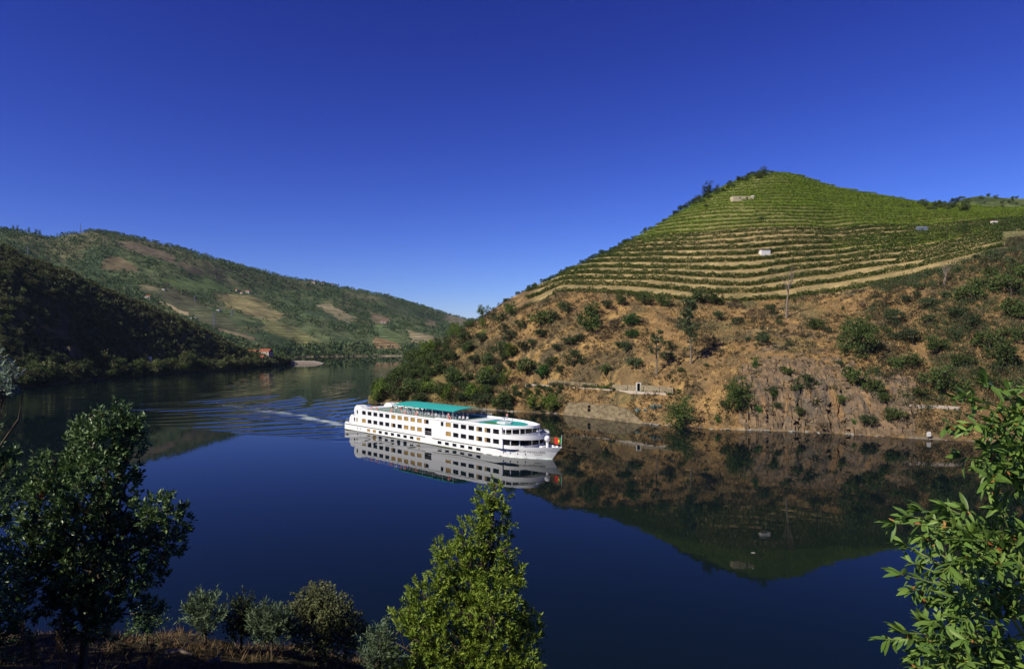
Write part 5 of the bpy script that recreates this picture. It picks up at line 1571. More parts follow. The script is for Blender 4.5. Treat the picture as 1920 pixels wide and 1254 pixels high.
for k, px in enumerate((25, 32, 53, 68, 74)):
    p = fh.at(px, fh.ypx()[fh.col_index(px)].min() + 2); plant('pine', p, 9, 'small tree on the left skyline of the distant ridge, %s from the left' % ords[k], 'skyline trees of the distant ridge', 'tree', 'tree', False, 1.4)

# ---- railway ledge of the right bank
M['rail'] = plain('rail_steel', (0.12, 0.09, 0.07), .6, .4)
tw = []
for px in np.arange(985, 1252, 6.0):
    i_ = rh.col_index(px); d = rh.kd[i_, 2] - .2; tw.append(((px - 960) / F * d, d, zpix(d, np.interp(px, [985, 1250], [722.0, 740.5]))))
V, Fc = [], []
for x, y, z in tw: V += [(x, y, z - 1.6), (x, y, z + .55), (x, y + .5, z + .55), (x, y + .5, z - 1.6)]
for i in range(len(tw) - 1):
    for k in range(4): Fc.append((i * 4 + k, i * 4 + (k + 1) % 4, (i + 1) * 4 + (k + 1) % 4, (i + 1) * 4 + k))
Fc += [(3, 2, 1, 0), tuple((len(tw) - 1) * 4 + k for k in range(4))]
props(obj('track_wall', mesh_data('track_wall', V, Fc, M['concrete'])), 'long low pale parapet wall along the railway ledge above the water', 'wall')
mb = MB()
for off in (1.6, 3.2): mb.tube([(x, y + off, z + .15) for x, y, z in tw], .09, 4)
props(mb.build('railway_track', M['rail']), 'railway rails on the ledge behind the pale parapet', 'track')
for k, i in enumerate(range(2, len(tw), 5)):
    x, y, z = tw[i]
    mb = MB(); mb.tube([(x, y + .6, z - .4), (x, y + .6, z + 2.0)], .09, 6); mb.box(x - .12, x + .12, y + .52, y + .68, z + 1.9, z + 2.1)
    props(mb.build('fence_post', M['post']), 'dark post behind the track parapet, %s from the left' % ords[min(k, 9)], 'post', 'posts along the track parapet')


def battered_wall(name, pxs, d_of, z0, tops, back, mat, label, taper=True):
    V, Fc = [], []
    for px, t in zip(pxs, tops):
        d = d_of(px); x = (px - 960) / F * d
        V += [(x, d, z0(px)), ((px - 960) / F * (d + back), d + back, t), ((px - 960) / F * (d + back + 2), d + back + 2.0, t), (x, d + 3.5, z0(px))]
    n = len(pxs)
    for i in range(n - 1):
        for k in range(4): Fc.append((i * 4 + k, i * 4 + (k + 1) % 4, (i + 1) * 4 + (k + 1) % 4, (i + 1) * 4 + k))
    Fc += [(3, 2, 1, 0), tuple((n - 1) * 4 + k for k in range(4))]
    o = obj(name, mesh_data(name, V, Fc, mat)); props(o, label, 'wall')
    return o
pxs = np.linspace(1056, 1206, 26)
sh = lambda px: float(np.interp(px, rh.px, rh.kd[:, 1])) - 1.3
q_ = battered_wall('retaining_wall', pxs, sh, lambda px: -1.0, [4.2 * min(1, max(.12, (px - 1054) / 12)) * (1 - .9 * max(0, (px - 1172) / 34)) * (1 + .06 * math.sin(px * .9)) for px in pxs], 1.6, M['stone'], 'sloping stone retaining wall rising from the water below the track')
for px, z in ((1105, 3.0), (1104.5, 2.0)):
    d = sh(px) + .35 * z
    MB().box((px - 960) / F * d - .45, (px - 960) / F * d + .45, d - .12, d + .4, z, z + .7).build('drain_opening', M['hole'], q_)
up = lambda px: float(np.interp(px, rh.px, rh.kd[:, 2])) + 3.9
def upper(name, a, b, y0, y1, h0, h1, label, mat):
    pxs = np.linspace(a, b, 16)
    return battered_wall(name, pxs, up, lambda px: zpix(up(px), np.interp(px, [a, b], [y0, y1])) - 1.5, [zpix(up(px), np.interp(px, [a, b], [h0, h1])) for px in pxs], .25, mat, label)
w1 = upper('stone_wall', 1148, 1194, 735, 737, 721, 723, 'tan stone wall left of the doorway behind the track', M['palestone'])
w2 = upper('stone_wall', 1201, 1262, 737, 740, 722, 727, 'tan stone wall right of the doorway behind the track', M['palestone'])
w3 = upper('terrace_wall', 1030, 1120, 724, 730, 712, 719, 'low overgrown terrace wall above the track', M['stone'])
d = up(1197)
e = empty('doorway', Vector(((1197.5 - 960) / F * d, d, zpix(d, 737))))
mb = MB(); mb.box(-.75, -.5, -.15, .5, -.5, 3.1).box(.5, .75, -.15, .5, -.5, 3.1); mb.build('jamb', M['plaster'], e)
MB().box(-.75, .75, -.16, .5, 3.1, 3.35).build('lintel', M['plaster'], e)
MB().box(-.5, .5, .3, .4, -.5, 3.1).build('door', M['hole'], e)
props(e, 'dark doorway with pale stone jambs in the wall behind the track', 'doorway')
for px, py, w in [(1112, 727, 16), (1122, 729, 18), (1132, 730, 20), (1141, 731, 18), (1150, 733, 14), (1170, 735, 14), (1182, 737, 12), (1205, 739, 16), (1098, 726, 12), (1270, 742, 22), (1255, 742, 18)]:
    d = up(px) - 1.1
    plant('bright' if w > 15 else 'green', Vector(((px - 960) / F * d, d, zpix(d, py + 3))), w * d / F, 'low green hedge bush growing against the walls behind the track', 'hedge bushes behind the track', 'bush', 'bush', False)
wall_line('track_wall', rh, [(1705, 766), (1750, 767), (1800, 770)], .8, .6, M['concrete'], 'short pale wall at right below the dark scrub', depth=1.5)

# agaves
rng = np.random.default_rng(51)
for px, py, s, lab in [(1226, 768, 2.6, 'large blue green agave on the grassy bank beside the stone wall'), (1210, 771, 1.4, 'small blue green agave left of the large agave'), (1196, 774, 1.9, 'pale agave at the end of the stone wall'), (1236, 766, 1.6, 'small blue green agave right of the large agave')]:
    p = on(rh, px, py); n = 26
    a = rng.uniform(0, 6.28, n); el = rng.uniform(.25, 1.4, n)
    D = np.stack([np.cos(a) * np.cos(el), np.sin(a) * np.cos(el), np.sin(el)], 1)
    V, Fc = leaf_quads(D * .1, D, s * (.5 + .4 * rng.random(n)), s * .16, rng)
    e = empty('agave', p); obj('leaves', mesh_data('leaves', V, Fc, M['agave']), e); MB().tube([(0, 0, -.3), (0, 0, .2)], [.2, .1], 7).build('stem', M['bark'], e)
    props(e, lab, 'agave')

# rocks along the waterline
M['rock'] = plain('shore_rock', (0.20, 0.175, 0.13), .95, .1, var=.4, scale=1.2, bump=.5, bscale=3)
M['palerock'] = plain('pale_shore_rock', (0.30, 0.27, 0.21), .95, .1, var=.25, scale=1.2, bump=.5, bscale=3)
def rockmesh(seed, mat):
    r_ = np.random.default_rng(seed); V, Fc = [], []
    for i in range(6):
        for k in range(9):
            th_, ph = math.pi * (i + .3) / 5.8, 2 * math.pi * k / 9
            s = 1 + r_.normal() * .16
            V.append((s * math.sin(th_) * math.cos(ph), .8 * s * math.sin(th_) * math.sin(ph), .62 * s * math.cos(th_)))
    for i in range(5):
        for k in range(9): Fc.append((i * 9 + k, (i + 1) * 9 + k, (i + 1) * 9 + (k + 1) % 9, i * 9 + (k + 1) % 9))
    Fc += [tuple(range(9)), tuple(range(45, 54))[::-1]]
    return mesh_data('rock', V, Fc, mat)
RK = [rockmesh(600 + i, M['rock']) for i in range(3)] + [rockmesh(610 + i, M['palerock']) for i in range(3)]
rpx = sorted(rng.uniform(905, 1780) if i % 2 else rng.choice([1310, 1325, 1430, 1440, 1480, 1520, 1600, 1650, 920, 960, 1230]) + rng.normal() * 14 for i in range(78))
for i, px in enumerate(rpx):
    i_ = rh.col_index(px); d = rh.kd[i_, 1] + rng.uniform(-.6, .9)
    s = rng.uniform(.2, .6)
    o = obj('rock', RK[rng.integers(0, 6)], None, ((px - 960) / F * d, d, rng.uniform(-.1, .25)), rng.uniform(0, 6), (s * 1.5, s, s * .8))
    props(o, 'pale rock at the waterline of the right bank, %s from the left' % ('first' if i == 0 else nth(i + 1)), 'rock', 'rocks along the waterline')
d = rh.kd[rh.col_index(1736), 1] + .9
mb = MB(); mb.box(-.5, .5, -.06, .06, .0, .95); mb.box(-.3, .45, -.06, .06, .95, 1.15)
e = empty('marker', Vector(((1736 - 960) / F * d, d - 1.2, .75))); mb.build('board', M['plaster'], e); MB().tube([(0, .1, -1.2), (0, .1, .4)], .06, 6).build('post', M['post'], e)
props(e, 'small white marker board at the waterline below the scrub', 'marker')
# floating litter on the calm water
for px, py, w, lab in ((1412, 1036, .45, 'pale scrap floating on the dark reflection of the hill'),):
    d = 32000.0 / (py - HY)
    mb = MB(); mb.box(-w / 2, w / 2, -.06, .06, -.02, .02); mb.box(-w / 5, w / 3, -.1, .05, -.02, .04)
    props(mb.build('driftwood', M['farplaster'], loc=((px - 960) / F * d, d, 0)), lab, 'driftwood')

# upright slabs of the rock face
rng = np.random.default_rng(57)
V, Fc = [], []
M['cliff'] = stone('cliff_rock', (0.055, 0.048, 0.036), (0.25, 0.17, 0.095), .45)
nrock = 0
while nrock < 900:
    px = rng.uniform(1385, 1715); i_ = rh.col_index(px)
    f = rng.random() ** .9; d = rh.kd[i_, 1] + .2 + f * (rh.kd[i_, 2] - rh.kd[i_, 1] + (10 if px < 1600 else 0))
    if rng.random() > .35 + .65 * (vnoise(np.array([px / 22]), np.array([f * 3]), 59)[0] > .42): continue
    nrock += 1
    z = rh.z_at(px, d); x = (px - 960) / F * d
    w, h, t = rng.uniform(.18, .6), rng.uniform(.8, 3.4) * (1.2 - .5 * f), rng.uniform(.4, 1.1)
    a, tl = rng.normal() * .35, rng.normal() * .1
    ca, sa = math.cos(a), math.sin(a); b0 = len(V)
    for (u_, v_, q_) in ((-w, -t, -.6 * h), (w, -t, -.6 * h), (w, t, -.6 * h), (-w, t, -.6 * h), (-w * .8, -t * .5, h * rng.uniform(.3, .5)), (w * .8, -t * .5, h * rng.uniform(.2, .45)), (w * .8, t, h * .45), (-w * .8, t, h * .45)):
        V.append((x + u_ * ca - v_ * sa + tl * q_, d + u_ * sa + v_ * ca + .25 * q_, z + q_))
    Fc += [tuple(b0 + k for k in q) for q in ((4, 5, 6, 7), (0, 1, 5, 4), (1, 2, 6, 5), (2, 3, 7, 6), (3, 0, 4, 7))]
props(obj('rock_face', mesh_data('rock_face', V, Fc, M['cliff'])), 'dark upright rock slabs of the cliff above the waterline', 'rock', kind='stuff')
# ------------------------------------------------------------------ foreground plants
M['fleaf'] = leafmat('ash_leaf', [(0.0776, 0.1322, 0.0212), (0.1939, 0.2756, 0.0332), (0.3233, 0.3969, 0.0574)], trans=.3, objvar=.0)
M['dleaf'] = leafmat('arbutus_leaf', [(0.0531, 0.0948, 0.0354), (0.101, 0.1673, 0.0555), (0.1726, 0.2511, 0.0857)], trans=.12, objvar=.0, rough=.4, spec=.35)
M['rusty'] = leafmat('rusty_leaf', [(0.096, 0.027, 0.009), (0.144, 0.054, 0.015)], trans=.2, objvar=0)
M['silver'] = leafmat('silver_leaf', [(0.0698, 0.108, 0.0588), (0.1149, 0.1642, 0.0829), (0.1642, 0.216, 0.1175)], trans=.15, objvar=.1)
M['silver_edge'] = leafmat('silver_edge_leaf', [(0.14, 0.19, 0.14), (0.22, 0.28, 0.20), (0.30, 0.36, 0.27)], trans=.15, objvar=0)
M['willow'] = leafmat('willow_leaf', [(0.0685, 0.1269, 0.0251), (0.1077, 0.1851, 0.0343), (0.1665, 0.2468, 0.0457)], trans=.25, objvar=.3, rough=.45)
M['willow_old'] = leafmat('willow_old_leaf', [(0.30, 0.10, 0.03), (0.40, 0.20, 0.05)], trans=.25, objvar=.3)
M['willow_yellow'] = leafmat('willow_yellow_leaf', [(0.45, 0.40, 0.04), (0.5, 0.46, 0.06)], trans=.25, objvar=.2)
M['stem'] = plain('green_stem', (0.16, 0.20, 0.05), .6, .3, var=.2, scale=8)
M['reed'] = leafmat('dry_reed', [(0.1216, 0.0774, 0.0331), (0.1878, 0.1216, 0.0553)], trans=.15, objvar=.1)
M['greybush'] = leafmat('sage_leaf', [(0.08, 0.0928, 0.0384), (0.136, 0.152, 0.0608), (0.2, 0.208, 0.088)], trans=.15, objvar=0)


def fg_tree(name, lobes_px, d, base_px, base_py, n, leaf, wid, mat, label, cat='tree', seed=1, per=30, clump=.28, extra=None, depth=.9, up=.5, out=.7, rnd=.7, trunk_r=.14, shell=.5, length=.5, open_=0.0):
    """tree whose boughs stand where the photograph shows its lobes (px, py, radius px, offset in depth)"""
    rng = np.random.default_rng(seed)
    base = from_px(base_px, base_py, d)
    e = empty(name, base)
    lb = []
    for l in lobes_px:
        dd = d + (l[3] if len(l) > 3 else rng.uniform(-.5, .5) * l[2] * d / F * 1.2)
        c = from_px(l[0], l[1], dd) - base; r = l[2] * d / F
        lb.append((c.x, c.y, c.z, r, r * depth, r))
    V, Fc = sprig_cloud(lb, n, leaf, wid, rng, per=per, length=length, up=up, out=out, rnd=.35, shell=shell, open_=open_)
    obj('crown', mesh_data('crown', V, Fc, M[mat]), e)
    if extra:
        V, Fc = crown_cloud(lb, extra[1], leaf * 1.1, wid * 1.1, rng, per=6, clump=.1, shell=.85)
        props(obj('rusty_leaves', mesh_data('rusty_leaves', V, Fc, M[extra[0]]), e), extra[2])
    top = max(lb, key=lambda q: q[2]); mb = MB()
    ax = [(0, 0, -.8), (top[0] * .2, top[1] * .2, top[2] * .35), (top[0] * .6, top[1] * .6, top[2] * .7), (top[0], top[1], top[2])]
    mb.tube(ax, [trunk_r, trunk_r * .8, trunk_r * .5, trunk_r * .15], 8)
    for q in lb:
        f = np.clip(q[2] / max(top[2], .1) * .75, .05, .95)
        a0 = np.array([top[0] * f * .8, top[1] * f * .8, top[2] * f * .9]); c = np.array(q[:3])
        mb.tube([a0, a0 * .4 + c * .6 + rng.normal(size=3) * .1, c], [trunk_r * .4, trunk_r * .28, trunk_r * .1], 5, cap=False)
        for k in range(5):
            u_ = unit(rng.normal(size=3)); mb.tube([c, c + u_ * q[3] * .8], [trunk_r * .12, trunk_r * .04], 4, cap=False)
    mb.build('trunk', M['bark'], e)
    props(e, label, cat)
    return e


CT = [(930, 908, 17), (925, 935, 26), (905, 945, 18), (945, 950, 16), (930, 975, 28), (900, 985, 22), (870, 995, 18), (885, 1020, 30), (925, 1015, 32), (945, 1030, 16), (835, 1035, 26), (820, 1050, 16), (860, 1055, 34), (905, 1060, 40), (950, 1070, 26),
      (965, 1085, 18), (830, 1085, 28), (870, 1105, 42), (920, 1110, 44), (955, 1110, 24), (790, 1115, 26), (810, 1135, 36), (860, 1150, 50), (925, 1150, 50), (975, 1150, 32), (990, 1175, 26), (765, 1150, 24), (755, 1175, 26), (790, 1190, 46), (850, 1210, 58), (925, 1205, 56),
      (980, 1205, 34), (760, 1215, 46), (740, 1250, 46), (820, 1260, 60), (900, 1265, 60), (970, 1255, 46), (780, 1300, 70), (880, 1320, 70), (960, 1300, 60)]
fg_tree('ash_tree', CT, 22, 868, 1500, 44000, .14, .045, 'fleaf', 'bright green conical tree rising from the lower middle in front of the water', seed=701, per=20, up=.8, out=.75, length=.55, open_=.16, shell=.35)
LT = [(212, 800, 40), (170, 815, 34), (245, 815, 30), (262, 800, 18), (195, 840, 48), (140, 850, 38), (240, 850, 26), (105, 870, 34), (130, 895, 40), (190, 890, 40), (235, 895, 26), (85, 905, 36), (90, 950, 48), (150, 950, 50), (210, 950, 40), (255, 920, 20), (270, 965, 34), (305, 955, 30), (325, 975, 24), (335, 1000, 18),
      (315, 1020, 28), (280, 1030, 44), (225, 1010, 44), (160, 1010, 55), (90, 1010, 50), (55, 985, 30), (50, 1040, 40), (110, 1070, 60), (180, 1075, 56), (240, 1075, 40), (285, 1070, 26), (80, 1110, 50), (140, 1125, 50), (200, 1125, 50), (250, 1130, 34), (280, 1150, 22), (150, 1160, 40), (200, 1165, 40)]
fg_tree('arbutus_tree', LT, 19, 152, 1215, 38000, .135, .055, 'dleaf', 'broad dark glossy leaved tree at the left in front of the water', seed=703, per=16, length=.4, up=.45, open_=.19, shell=.4, extra=('rusty', 230, 'scattered rusty red leaves'), trunk_r=.11)
ET = [(-30, 850, 50), (-15, 900, 46), (-40, 960, 60), (-20, 1020, 46), (-50, 1080, 70), (-20, 1150, 56), (-60, 1200, 80), (10, 870, 20), (5, 1190, 40)]
fg_tree('shrub_tree', ET, 17, -40, 1300, 14000, .12, .05, 'dleaf', 'dark tree cut off by the left edge of the picture', seed=705, trunk_r=.1)
ST = [(-45, 690, 30), (-12, 700, 16), (8, 705, 14), (26, 712, 13), (-10, 725, 18), (20, 690, 9), (-12, 670, 12), (-4, 612, 6), (48, 700, 6), (-60, 735, 40), (15, 733, 12)]
fg_tree('olive_tree', ST, 13, -80, 1300, 2600, .085, .03, 'silver_edge', 'silvery leaved branches of a tree reaching in at the left edge', seed=707, per=14, length=.3, trunk_r=.06)

# low bushes along the lip of the bank
BU = [('sage_bush', [(600, 1120, 26), (580, 1135, 34), (620, 1140, 36), (560, 1155, 26), (605, 1165, 44), (640, 1165, 34), (585, 1180, 40), (655, 1185, 30), (630, 1200, 40), (675, 1195, 24)], 25, 610, 1215, 26000, .075, .045, 'greybush', 'round olive coloured bush on the lip of the bank left of the conical tree', .25),
      ('spiky_bush', [(385, 1130, 20), (375, 1145, 22), (400, 1148, 22), (385, 1165, 24), (360, 1150, 12)], 24, 385, 1195, 2600, .17, .04, 'silver', 'spiky silvery bush standing leftmost on the lip of the bank', .9),
      ('leafy_bush', [(455, 1138, 16), (445, 1160, 22), (465, 1165, 22), (450, 1180, 20)], 24.5, 452, 1205, 4200, .09, .045, 'olive', 'loose green bush between the silvery bush and the low spiky bush', .6),
      ('spiky_bush', [(490, 1165, 20), (510, 1162, 22), (530, 1172, 18), (500, 1182, 24), (525, 1188, 18), (545, 1180, 12)], 24, 510, 1210, 3800, .17, .04, 'silver', 'low spiky silvery bush just left of the round olive bush', .9),
      ('sage_bush', [(715, 1195, 20), (708, 1215, 24), (722, 1225, 22), (700, 1235, 20)], 21, 712, 1260, 3000, .12, .03, 'silver', 'feathery silvery bush at the left foot of the conical tree', .8),
      ('leafy_bush', [(275, 1165, 16), (290, 1172, 14), (262, 1178, 16)], 24, 275, 1195, 1500, .08, .04, 'dleaf', 'small dark bush under the right side of the broad dark tree', .5)]
for nm, lb, d, bx, by, n, lf, wd, mt, lab, up_ in BU:
    fg_tree(nm, lb, d, bx, by, n, lf, wd, mt, lab, 'bush', seed=hash(nm) % 97 + bx if False else 711 + bx, per=16, up=up_, trunk_r=.05, shell=.5, length=.32 if up_ < .5 else .55)

# dry grass on the bank, and tall dry stalks
rng = np.random.default_rng(61)
n = 16000
px = rng.uniform(-80, 760, n); d = rng.uniform(14, 30, n)
zz = np.array([fb.z_at(a, b) for a, b in zip(px, d)])
P = np.stack([(px - 960) / F * d, d, zz - .03], 1)
kp = fbm(P[:, 0] / 1.5, P[:, 1] / 1.5, 191, 3) + rng.normal(size=n) * .2 > -.05
P = P[kp]
D = rng.normal(size=P.shape) * .55 + np.array([0, 0, .75])
V, Fc = leaf_quads(P, D, .18 + .3 * rng.random(len(P)), .03, rng)
props(obj('dry_grass', mesh_data('dry_grass', V, Fc, M['reed'])), 'dry tan grass covering the near bank', 'grass', kind='stuff')
for k, (px_, py0, py1, d) in enumerate([(108, 1260, 1150, 14), (44, 1262, 1168, 13.5), (116, 1262, 1185, 13.8), (290, 1262, 1208, 14.5), (276, 1264, 1225, 14.3), (62, 1264, 1200, 13.8), (128, 1264, 1200, 14)]):
    a = from_px(px_, py0, d); b = from_px(px_ + rng.uniform(-4, 10), py1, d)
    e = empty('dry_stalk', a); rel = b - a
    MB().tube([(0, 0, -.6), rel * .5 + Vector((.02, 0, 0)), rel], [.012, .009, .004], 5).build('stem', M['reed'], e)
    m_ = 170; t = rng.random(m_) ** .7
    C = np.array(rel)[None, :] * (.25 + .75 * t)[:, None] + rng.normal(size=(m_, 3)) * .035 * (1.25 - t)[:, None]
    V, Fc = leaf_quads(C, rng.normal(size=(m_, 3)) * .5 + np.array([0, 0, .8]), .07, .02, rng)
    obj('seed_head', mesh_data('seed_head', V, Fc, M['reed']), e)
    props(e, 'tall dry seed stalk at the lower left edge of the bank, %s tallest' % ords[k] if k else 'tallest dry seed stalk at the lower left edge of the bank', 'stalk', 'dry stalks on the bank')
# pale dead branches on the ground
for k, (a_, b_, d, lab) in enumerate([((312, 1205), (360, 1188), 22, 'pale dead branch lying under the leftmost silvery bush'), ((392, 1212), (415, 1202), 22, 'short pale dead branch lying beside the low bushes')]):
    p0 = from_px(*a_, d); p1 = from_px(*b_, d); p0.z = fb.z_xy(p0.x, p0.y) + .12; p1.z = fb.z_xy(p1.x, p1.y) + .22
    mb = MB(); mid = (p0 + p1) / 2 + Vector((0, .1, .06)); mb.tube([p0, mid, p1], [.09, .07, .04], 7); mb.tube([mid, mid + Vector((.2, .1, .25))], [.04, .015], 5)
    props(mb.build('dead_branch', M['pale_bark']), lab, 'branch')

# trees standing outside the picture on the left, whose shade falls over the bank
for k, (x, y, z, s) in enumerate([(-15.2, 13, 19, 3.6), (-19.5, 15, 17, 3.6), (-24, 18, 15, 3.6), (-12.5, 8, 21, 3.2), (-17.5, 9, 13, 4.0)]):
    lab = ['round dark tree', 'second round dark tree', 'third round dark tree', 'rearmost round dark tree', 'farthest round dark tree'][k] + ' on the bank left of the camera'
    zz = fb.z_xy(x, max(y, 1)) if y > 0 else 21
    plant('oak', Vector((x, y, zz - .4)), s * 2, lab, None, 'oak_tree', 'tree', True, 1.15)

# ---- shrub beside the camera: stems, sprigs of long leaves
rng = np.random.default_rng(71)
DW = 3.0
wroot = from_px(2080, 1500, DW)
wil = empty('willow_shrub', wroot)
props(wil, 'long leaved green shrub reaching in from the right edge close to the camera', 'shrub')
# leaf: long blade with a keel and a curl
def blade(mat):
    V, Fc = [], []
    for i in range(6):
        t = i / 5; w = .5 * math.sin(math.pi * min(1, t * .93 + .05)) ** .8 * .26; x = t; z = -.16 * t * t
        V += [(x, -w, z + w * .35), (x, 0, z), (x, w, z + w * .35)]
    for i in range(5):
        for k in range(2): Fc.append((i * 3 + k, (i + 1) * 3 + k, (i + 1) * 3 + k + 1, i * 3 + k + 1))
    return mesh_data('leaf', V, Fc, mat, smooth=True)
BL = {'g': blade(M['willow']), 'o': blade(M['willow_old']), 'y': blade(M['willow_yellow'])}
TIPS = [(1782, 742), (1800, 738), (1838, 712), (1880, 728), (1915, 720), (1930, 790), (1770, 792), (1795, 800), (1850, 790), (1885, 830), (1792, 850), (1840, 870), (1920, 880), (1668, 975), (1690, 962), (1720, 950), (1765, 945), (1800, 950), (1685, 1015), (1678, 1070),
        (1720, 1000), (1760, 1000), (1810, 1000), (1860, 950), (1900, 980), (1700, 1050), (1725, 1085), (1770, 1060), (1820, 1060), (1870, 1050), (1910, 1060), (1700, 1100), (1750, 1120), (1800, 1120), (1850, 1130), (1900, 1130),
        (1652, 1192), (1685, 1180), (1720, 1160), (1760, 1170), (1700, 1225), (1735, 1215), (1780, 1200), (1820, 1190), (1860, 1190), (1900, 1200), (1715, 1250), (1760, 1250), (1810, 1245), (1860, 1245), (1905, 1245), (1940, 1000), (1940, 1120), (1940, 1220)]
for i in range(95):
    fx = rng.random() ** .7; fy = rng.random()
    TIPS.append((1730 + 220 * fx, 760 + 500 * fy) if fx > .5 else (1700 + 220 * fx, 960 + 300 * fy))
stems = MB()
leaf_list = []
hubs = [from_px(x, y, DW + .1) for x, y in ((1900, 900), (1890, 1010), (1880, 1130), (1870, 1230), (1930, 800))]
for h_ in hubs:
    a = h_ - wroot; mid = a * .5 + Vector((.1, .05, -.05)); stems.tube([(0, 0, 0), mid, a], [.016, .012, .007], 6)
for (tx, ty) in TIPS:
    dd = DW + rng.uniform(-.25, .5)
    tip = from_px(tx + 10, ty + 6, dd) - wroot
    hub = min(hubs, key=lambda h_: (h_ - wroot - tip).length * (1.0 if h_.z - wroot.z < tip.z + .1 else 1.4)) - wroot
    mid = (hub + tip) / 2 + Vector((rng.uniform(-.03, .03), rng.uniform(-.05, .05), rng.uniform(0, .07)))
    pts = [hub * (1 - t) ** 2 + mid * 2 * t * (1 - t) + tip * t * t for t in np.linspace(0, 1, 7)]
    stems.tube(pts, list(np.linspace(.006, .0022, 7)), 5)
    ln = (tip - hub).length
    for k in range(int(15 + ln * 22)):
        t = 1 - rng.random() ** 1.5 * .9
        i = min(5, int(t * 6)); q = pts[i].lerp(pts[i + 1], t * 6 - i); dr = (pts[i + 1] - pts[i]).normalized()
        side = Vector(unit(rng.normal(size=3))); v = (dr * rng.uniform(.2, .9) + side * .9 + Vector((-.1, -.2, rng.uniform(-.35, .35)))).normalized()
        L_ = rng.uniform(.035, .082) * (.8 + .4 * t)
        leaf_list.append((q, v, L_))
    for k in range(4):
        side = Vector(unit(rng.normal(size=3))); v = (dr * 1.1 + side * .6 + Vector((0, -.1, .1))).normalized(); leaf_list.append((tip.copy(), v, rng.uniform(.055, .085)))
stems.build('stems', M['stem'], wil)
rng.shuffle(leaf_list)
leaf_list.sort(key=lambda q: -q[2] + .03 * (q[0].x > .0))
restV, restF, nb = [], [], 0
bv = np.array([v.co[:] for v in BL['g'].vertices]); bf = np.array([p.vertices[:] for p in BL['g'].polygons])
for k, (q, v, L_) in enumerate(leaf_list):
    rot = v.to_track_quat('X', 'Z').to_matrix() @ Matrix.Rotation(rng.uniform(-1.2, 1.2), 3, 'X')
    if k < 295:
        kind = 'g' if (rng.random() < .97 or L_ > .085) else ('o' if rng.random() < .8 else 'y')
        o = obj('leaf', BL[kind], wil)
        o.matrix_local = Matrix.LocRotScale(q, rot.to_quaternion(), Vector((L_, L_, L_)))
    else:
        W_ = bv @ (np.array(rot).T) * L_ + np.array(q)
        restV.append(W_); restF.append(bf + nb); nb += len(bv)
if restV: props(obj('small_leaves', mesh_data('small_leaves', np.concatenate(restV), np.concatenate(restF), M['willow'], smooth=True), wil), kind='stuff')
# a few spent flowers, rust coloured
V, Fc = leaf_quads(np.array([q[0] for q in leaf_list[::9]]), rng.normal(size=(len(leaf_list[::9]), 3)), .03, .014, rng)
props(obj('withered_leaves', mesh_data('withered_leaves', V, Fc, M['willow_old']), wil), 'small rust coloured withered leaves', kind='stuff')
# ------------------------------------------------------------------ labels that single out the plants of the slopes by their nearest landmark
NUM = ['nearest', 'second nearest', 'third nearest', 'fourth nearest', 'fifth nearest', 'sixth nearest', 'seventh nearest', 'eighth nearest', 'ninth nearest', 'tenth nearest', 'eleventh nearest', 'twelfth nearest']
MARKS_R = [(1612, 640, 'the large round oak'), (1296, 640, 'the shaggy eucalyptus'), (1231, 690, 'the slender tree'), (1474, 560, 'the bare tree'), (1278, 780, 'the waterside tree'), (1014, 700, 'the emerald bush'),
           (1383, 745, 'the cliff tree'), (1120, 775, 'the stone retaining wall'), (1017, 762, 'the yellow green pair'), (1736, 808, 'the white marker'), (1391, 375, 'the roofless ruin'), (1433, 328, 'the hilltop pine'),
           (1770, 515, 'the small bare tree'), (1100, 728, 'the track parapet'), (1801, 425, 'the skyline tree'), (1864, 416, 'the tiny white hut'), (760, 745, 'the far shore tip'), (870, 610, 'the left skyline end')]
MARKS_L = [(277, 672, 'the white waterside hut'), (127, 658, 'the dark ruin'), (490, 666, 'the orange roofs'), (540, 672, 'the jetty'), (60, 715, 'the silvery branches'), (30, 560, 'the left picture edge'), (325, 585, 'the pale stepped wall'), (400, 690, 'the wooded shore middle')]
WORDS = ['dark green', 'grey green', 'yellow green', 'bright green', 'withered brown', 'withered', 'dark', 'green']
buckets = {}
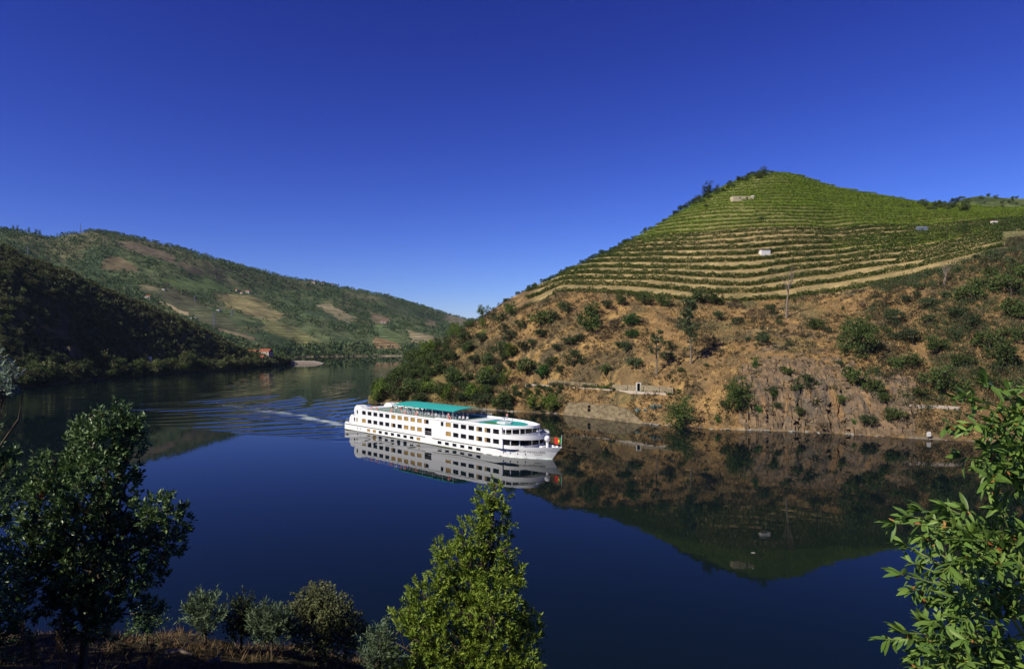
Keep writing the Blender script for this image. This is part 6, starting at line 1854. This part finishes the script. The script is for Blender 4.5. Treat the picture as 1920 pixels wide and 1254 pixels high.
for o in list(scene.objects):
    if o.parent is not None or 'group' not in o or 'label' not in o: continue
    if o.name.split('.')[0] not in ('bush', 'shrub', 'tree'): continue
    lab = o['label']
    g_ = o['group']
    if g_.startswith('row of') or 'skyline trees' in g_: continue
    p_ = o.location
    px, py = 960 + F * p_.x / p_.y, HY + F * (CAM_H - p_.z) / p_.y
    marks = MARKS_L if px < 560 and p_.y > 290 else MARKS_R
    k = min(range(len(marks)), key=lambda i: (marks[i][0] - px) ** 2 + ((marks[i][1] - py) * 1.3) ** 2)
    dx, dy = px - marks[k][0], py - marks[k][1]
    dr = ('left of' if dx < 0 else 'right of') if abs(dx) > abs(dy) else ('above' if dy < 0 else 'below')
    col_ = next((w for w in WORDS if w in lab), 'green')
    kind_ = o.name.split('.')[0]
    size = 'small ' if kind_ == 'shrub' else ''
    buckets.setdefault((size + col_ + ' ' + kind_, dr, marks[k][2], g_), []).append((dx * dx + dy * dy, o))
used = {}
for (what, dr, mk, g_), lst in buckets.items():
    lst.sort(key=lambda q: q[0])
    place = {'leafy': 'in the leafy belt', 'bushe': 'on the dry slope', 'shrub': 'on the embankment', 'small': 'on the dry slope', 'dark ': 'on the skyline', 'scrub': 'under the hilltop', 'clump': 'in the skyline clump',
             'trees': 'on the hill', 'water': 'along the water', 'hedge': 'against the walls'}.get(g_[:5], '')
    for i, (_, o) in enumerate(lst):
        o['label'] = ('%s %s %s, %s' % (what, place, dr + ' ' + mk, NUM[i] if i < 12 else 'farther off')).replace('  ', ' ')
# ------------------------------------------------------------------ thin summer haze over the valley
hm, N, L, out = nmat('valley_haze')
pv = N.new('ShaderNodeVolumePrincipled')
pv.inputs['Color'].default_value = (0.66, 0.80, 1.0, 1)
pv.inputs['Density'].default_value = 0.000022
pv.inputs['Anisotropy'].default_value = 0.0
L.new(pv.outputs[0], out.inputs['Volume'])
hz = MB().box(-4500, 4500, -200, 4500, -8.0, 480.0).build('haze', hm)
props(hz, 'thin blue haze in the air of the valley', 'haze', kind='stuff')
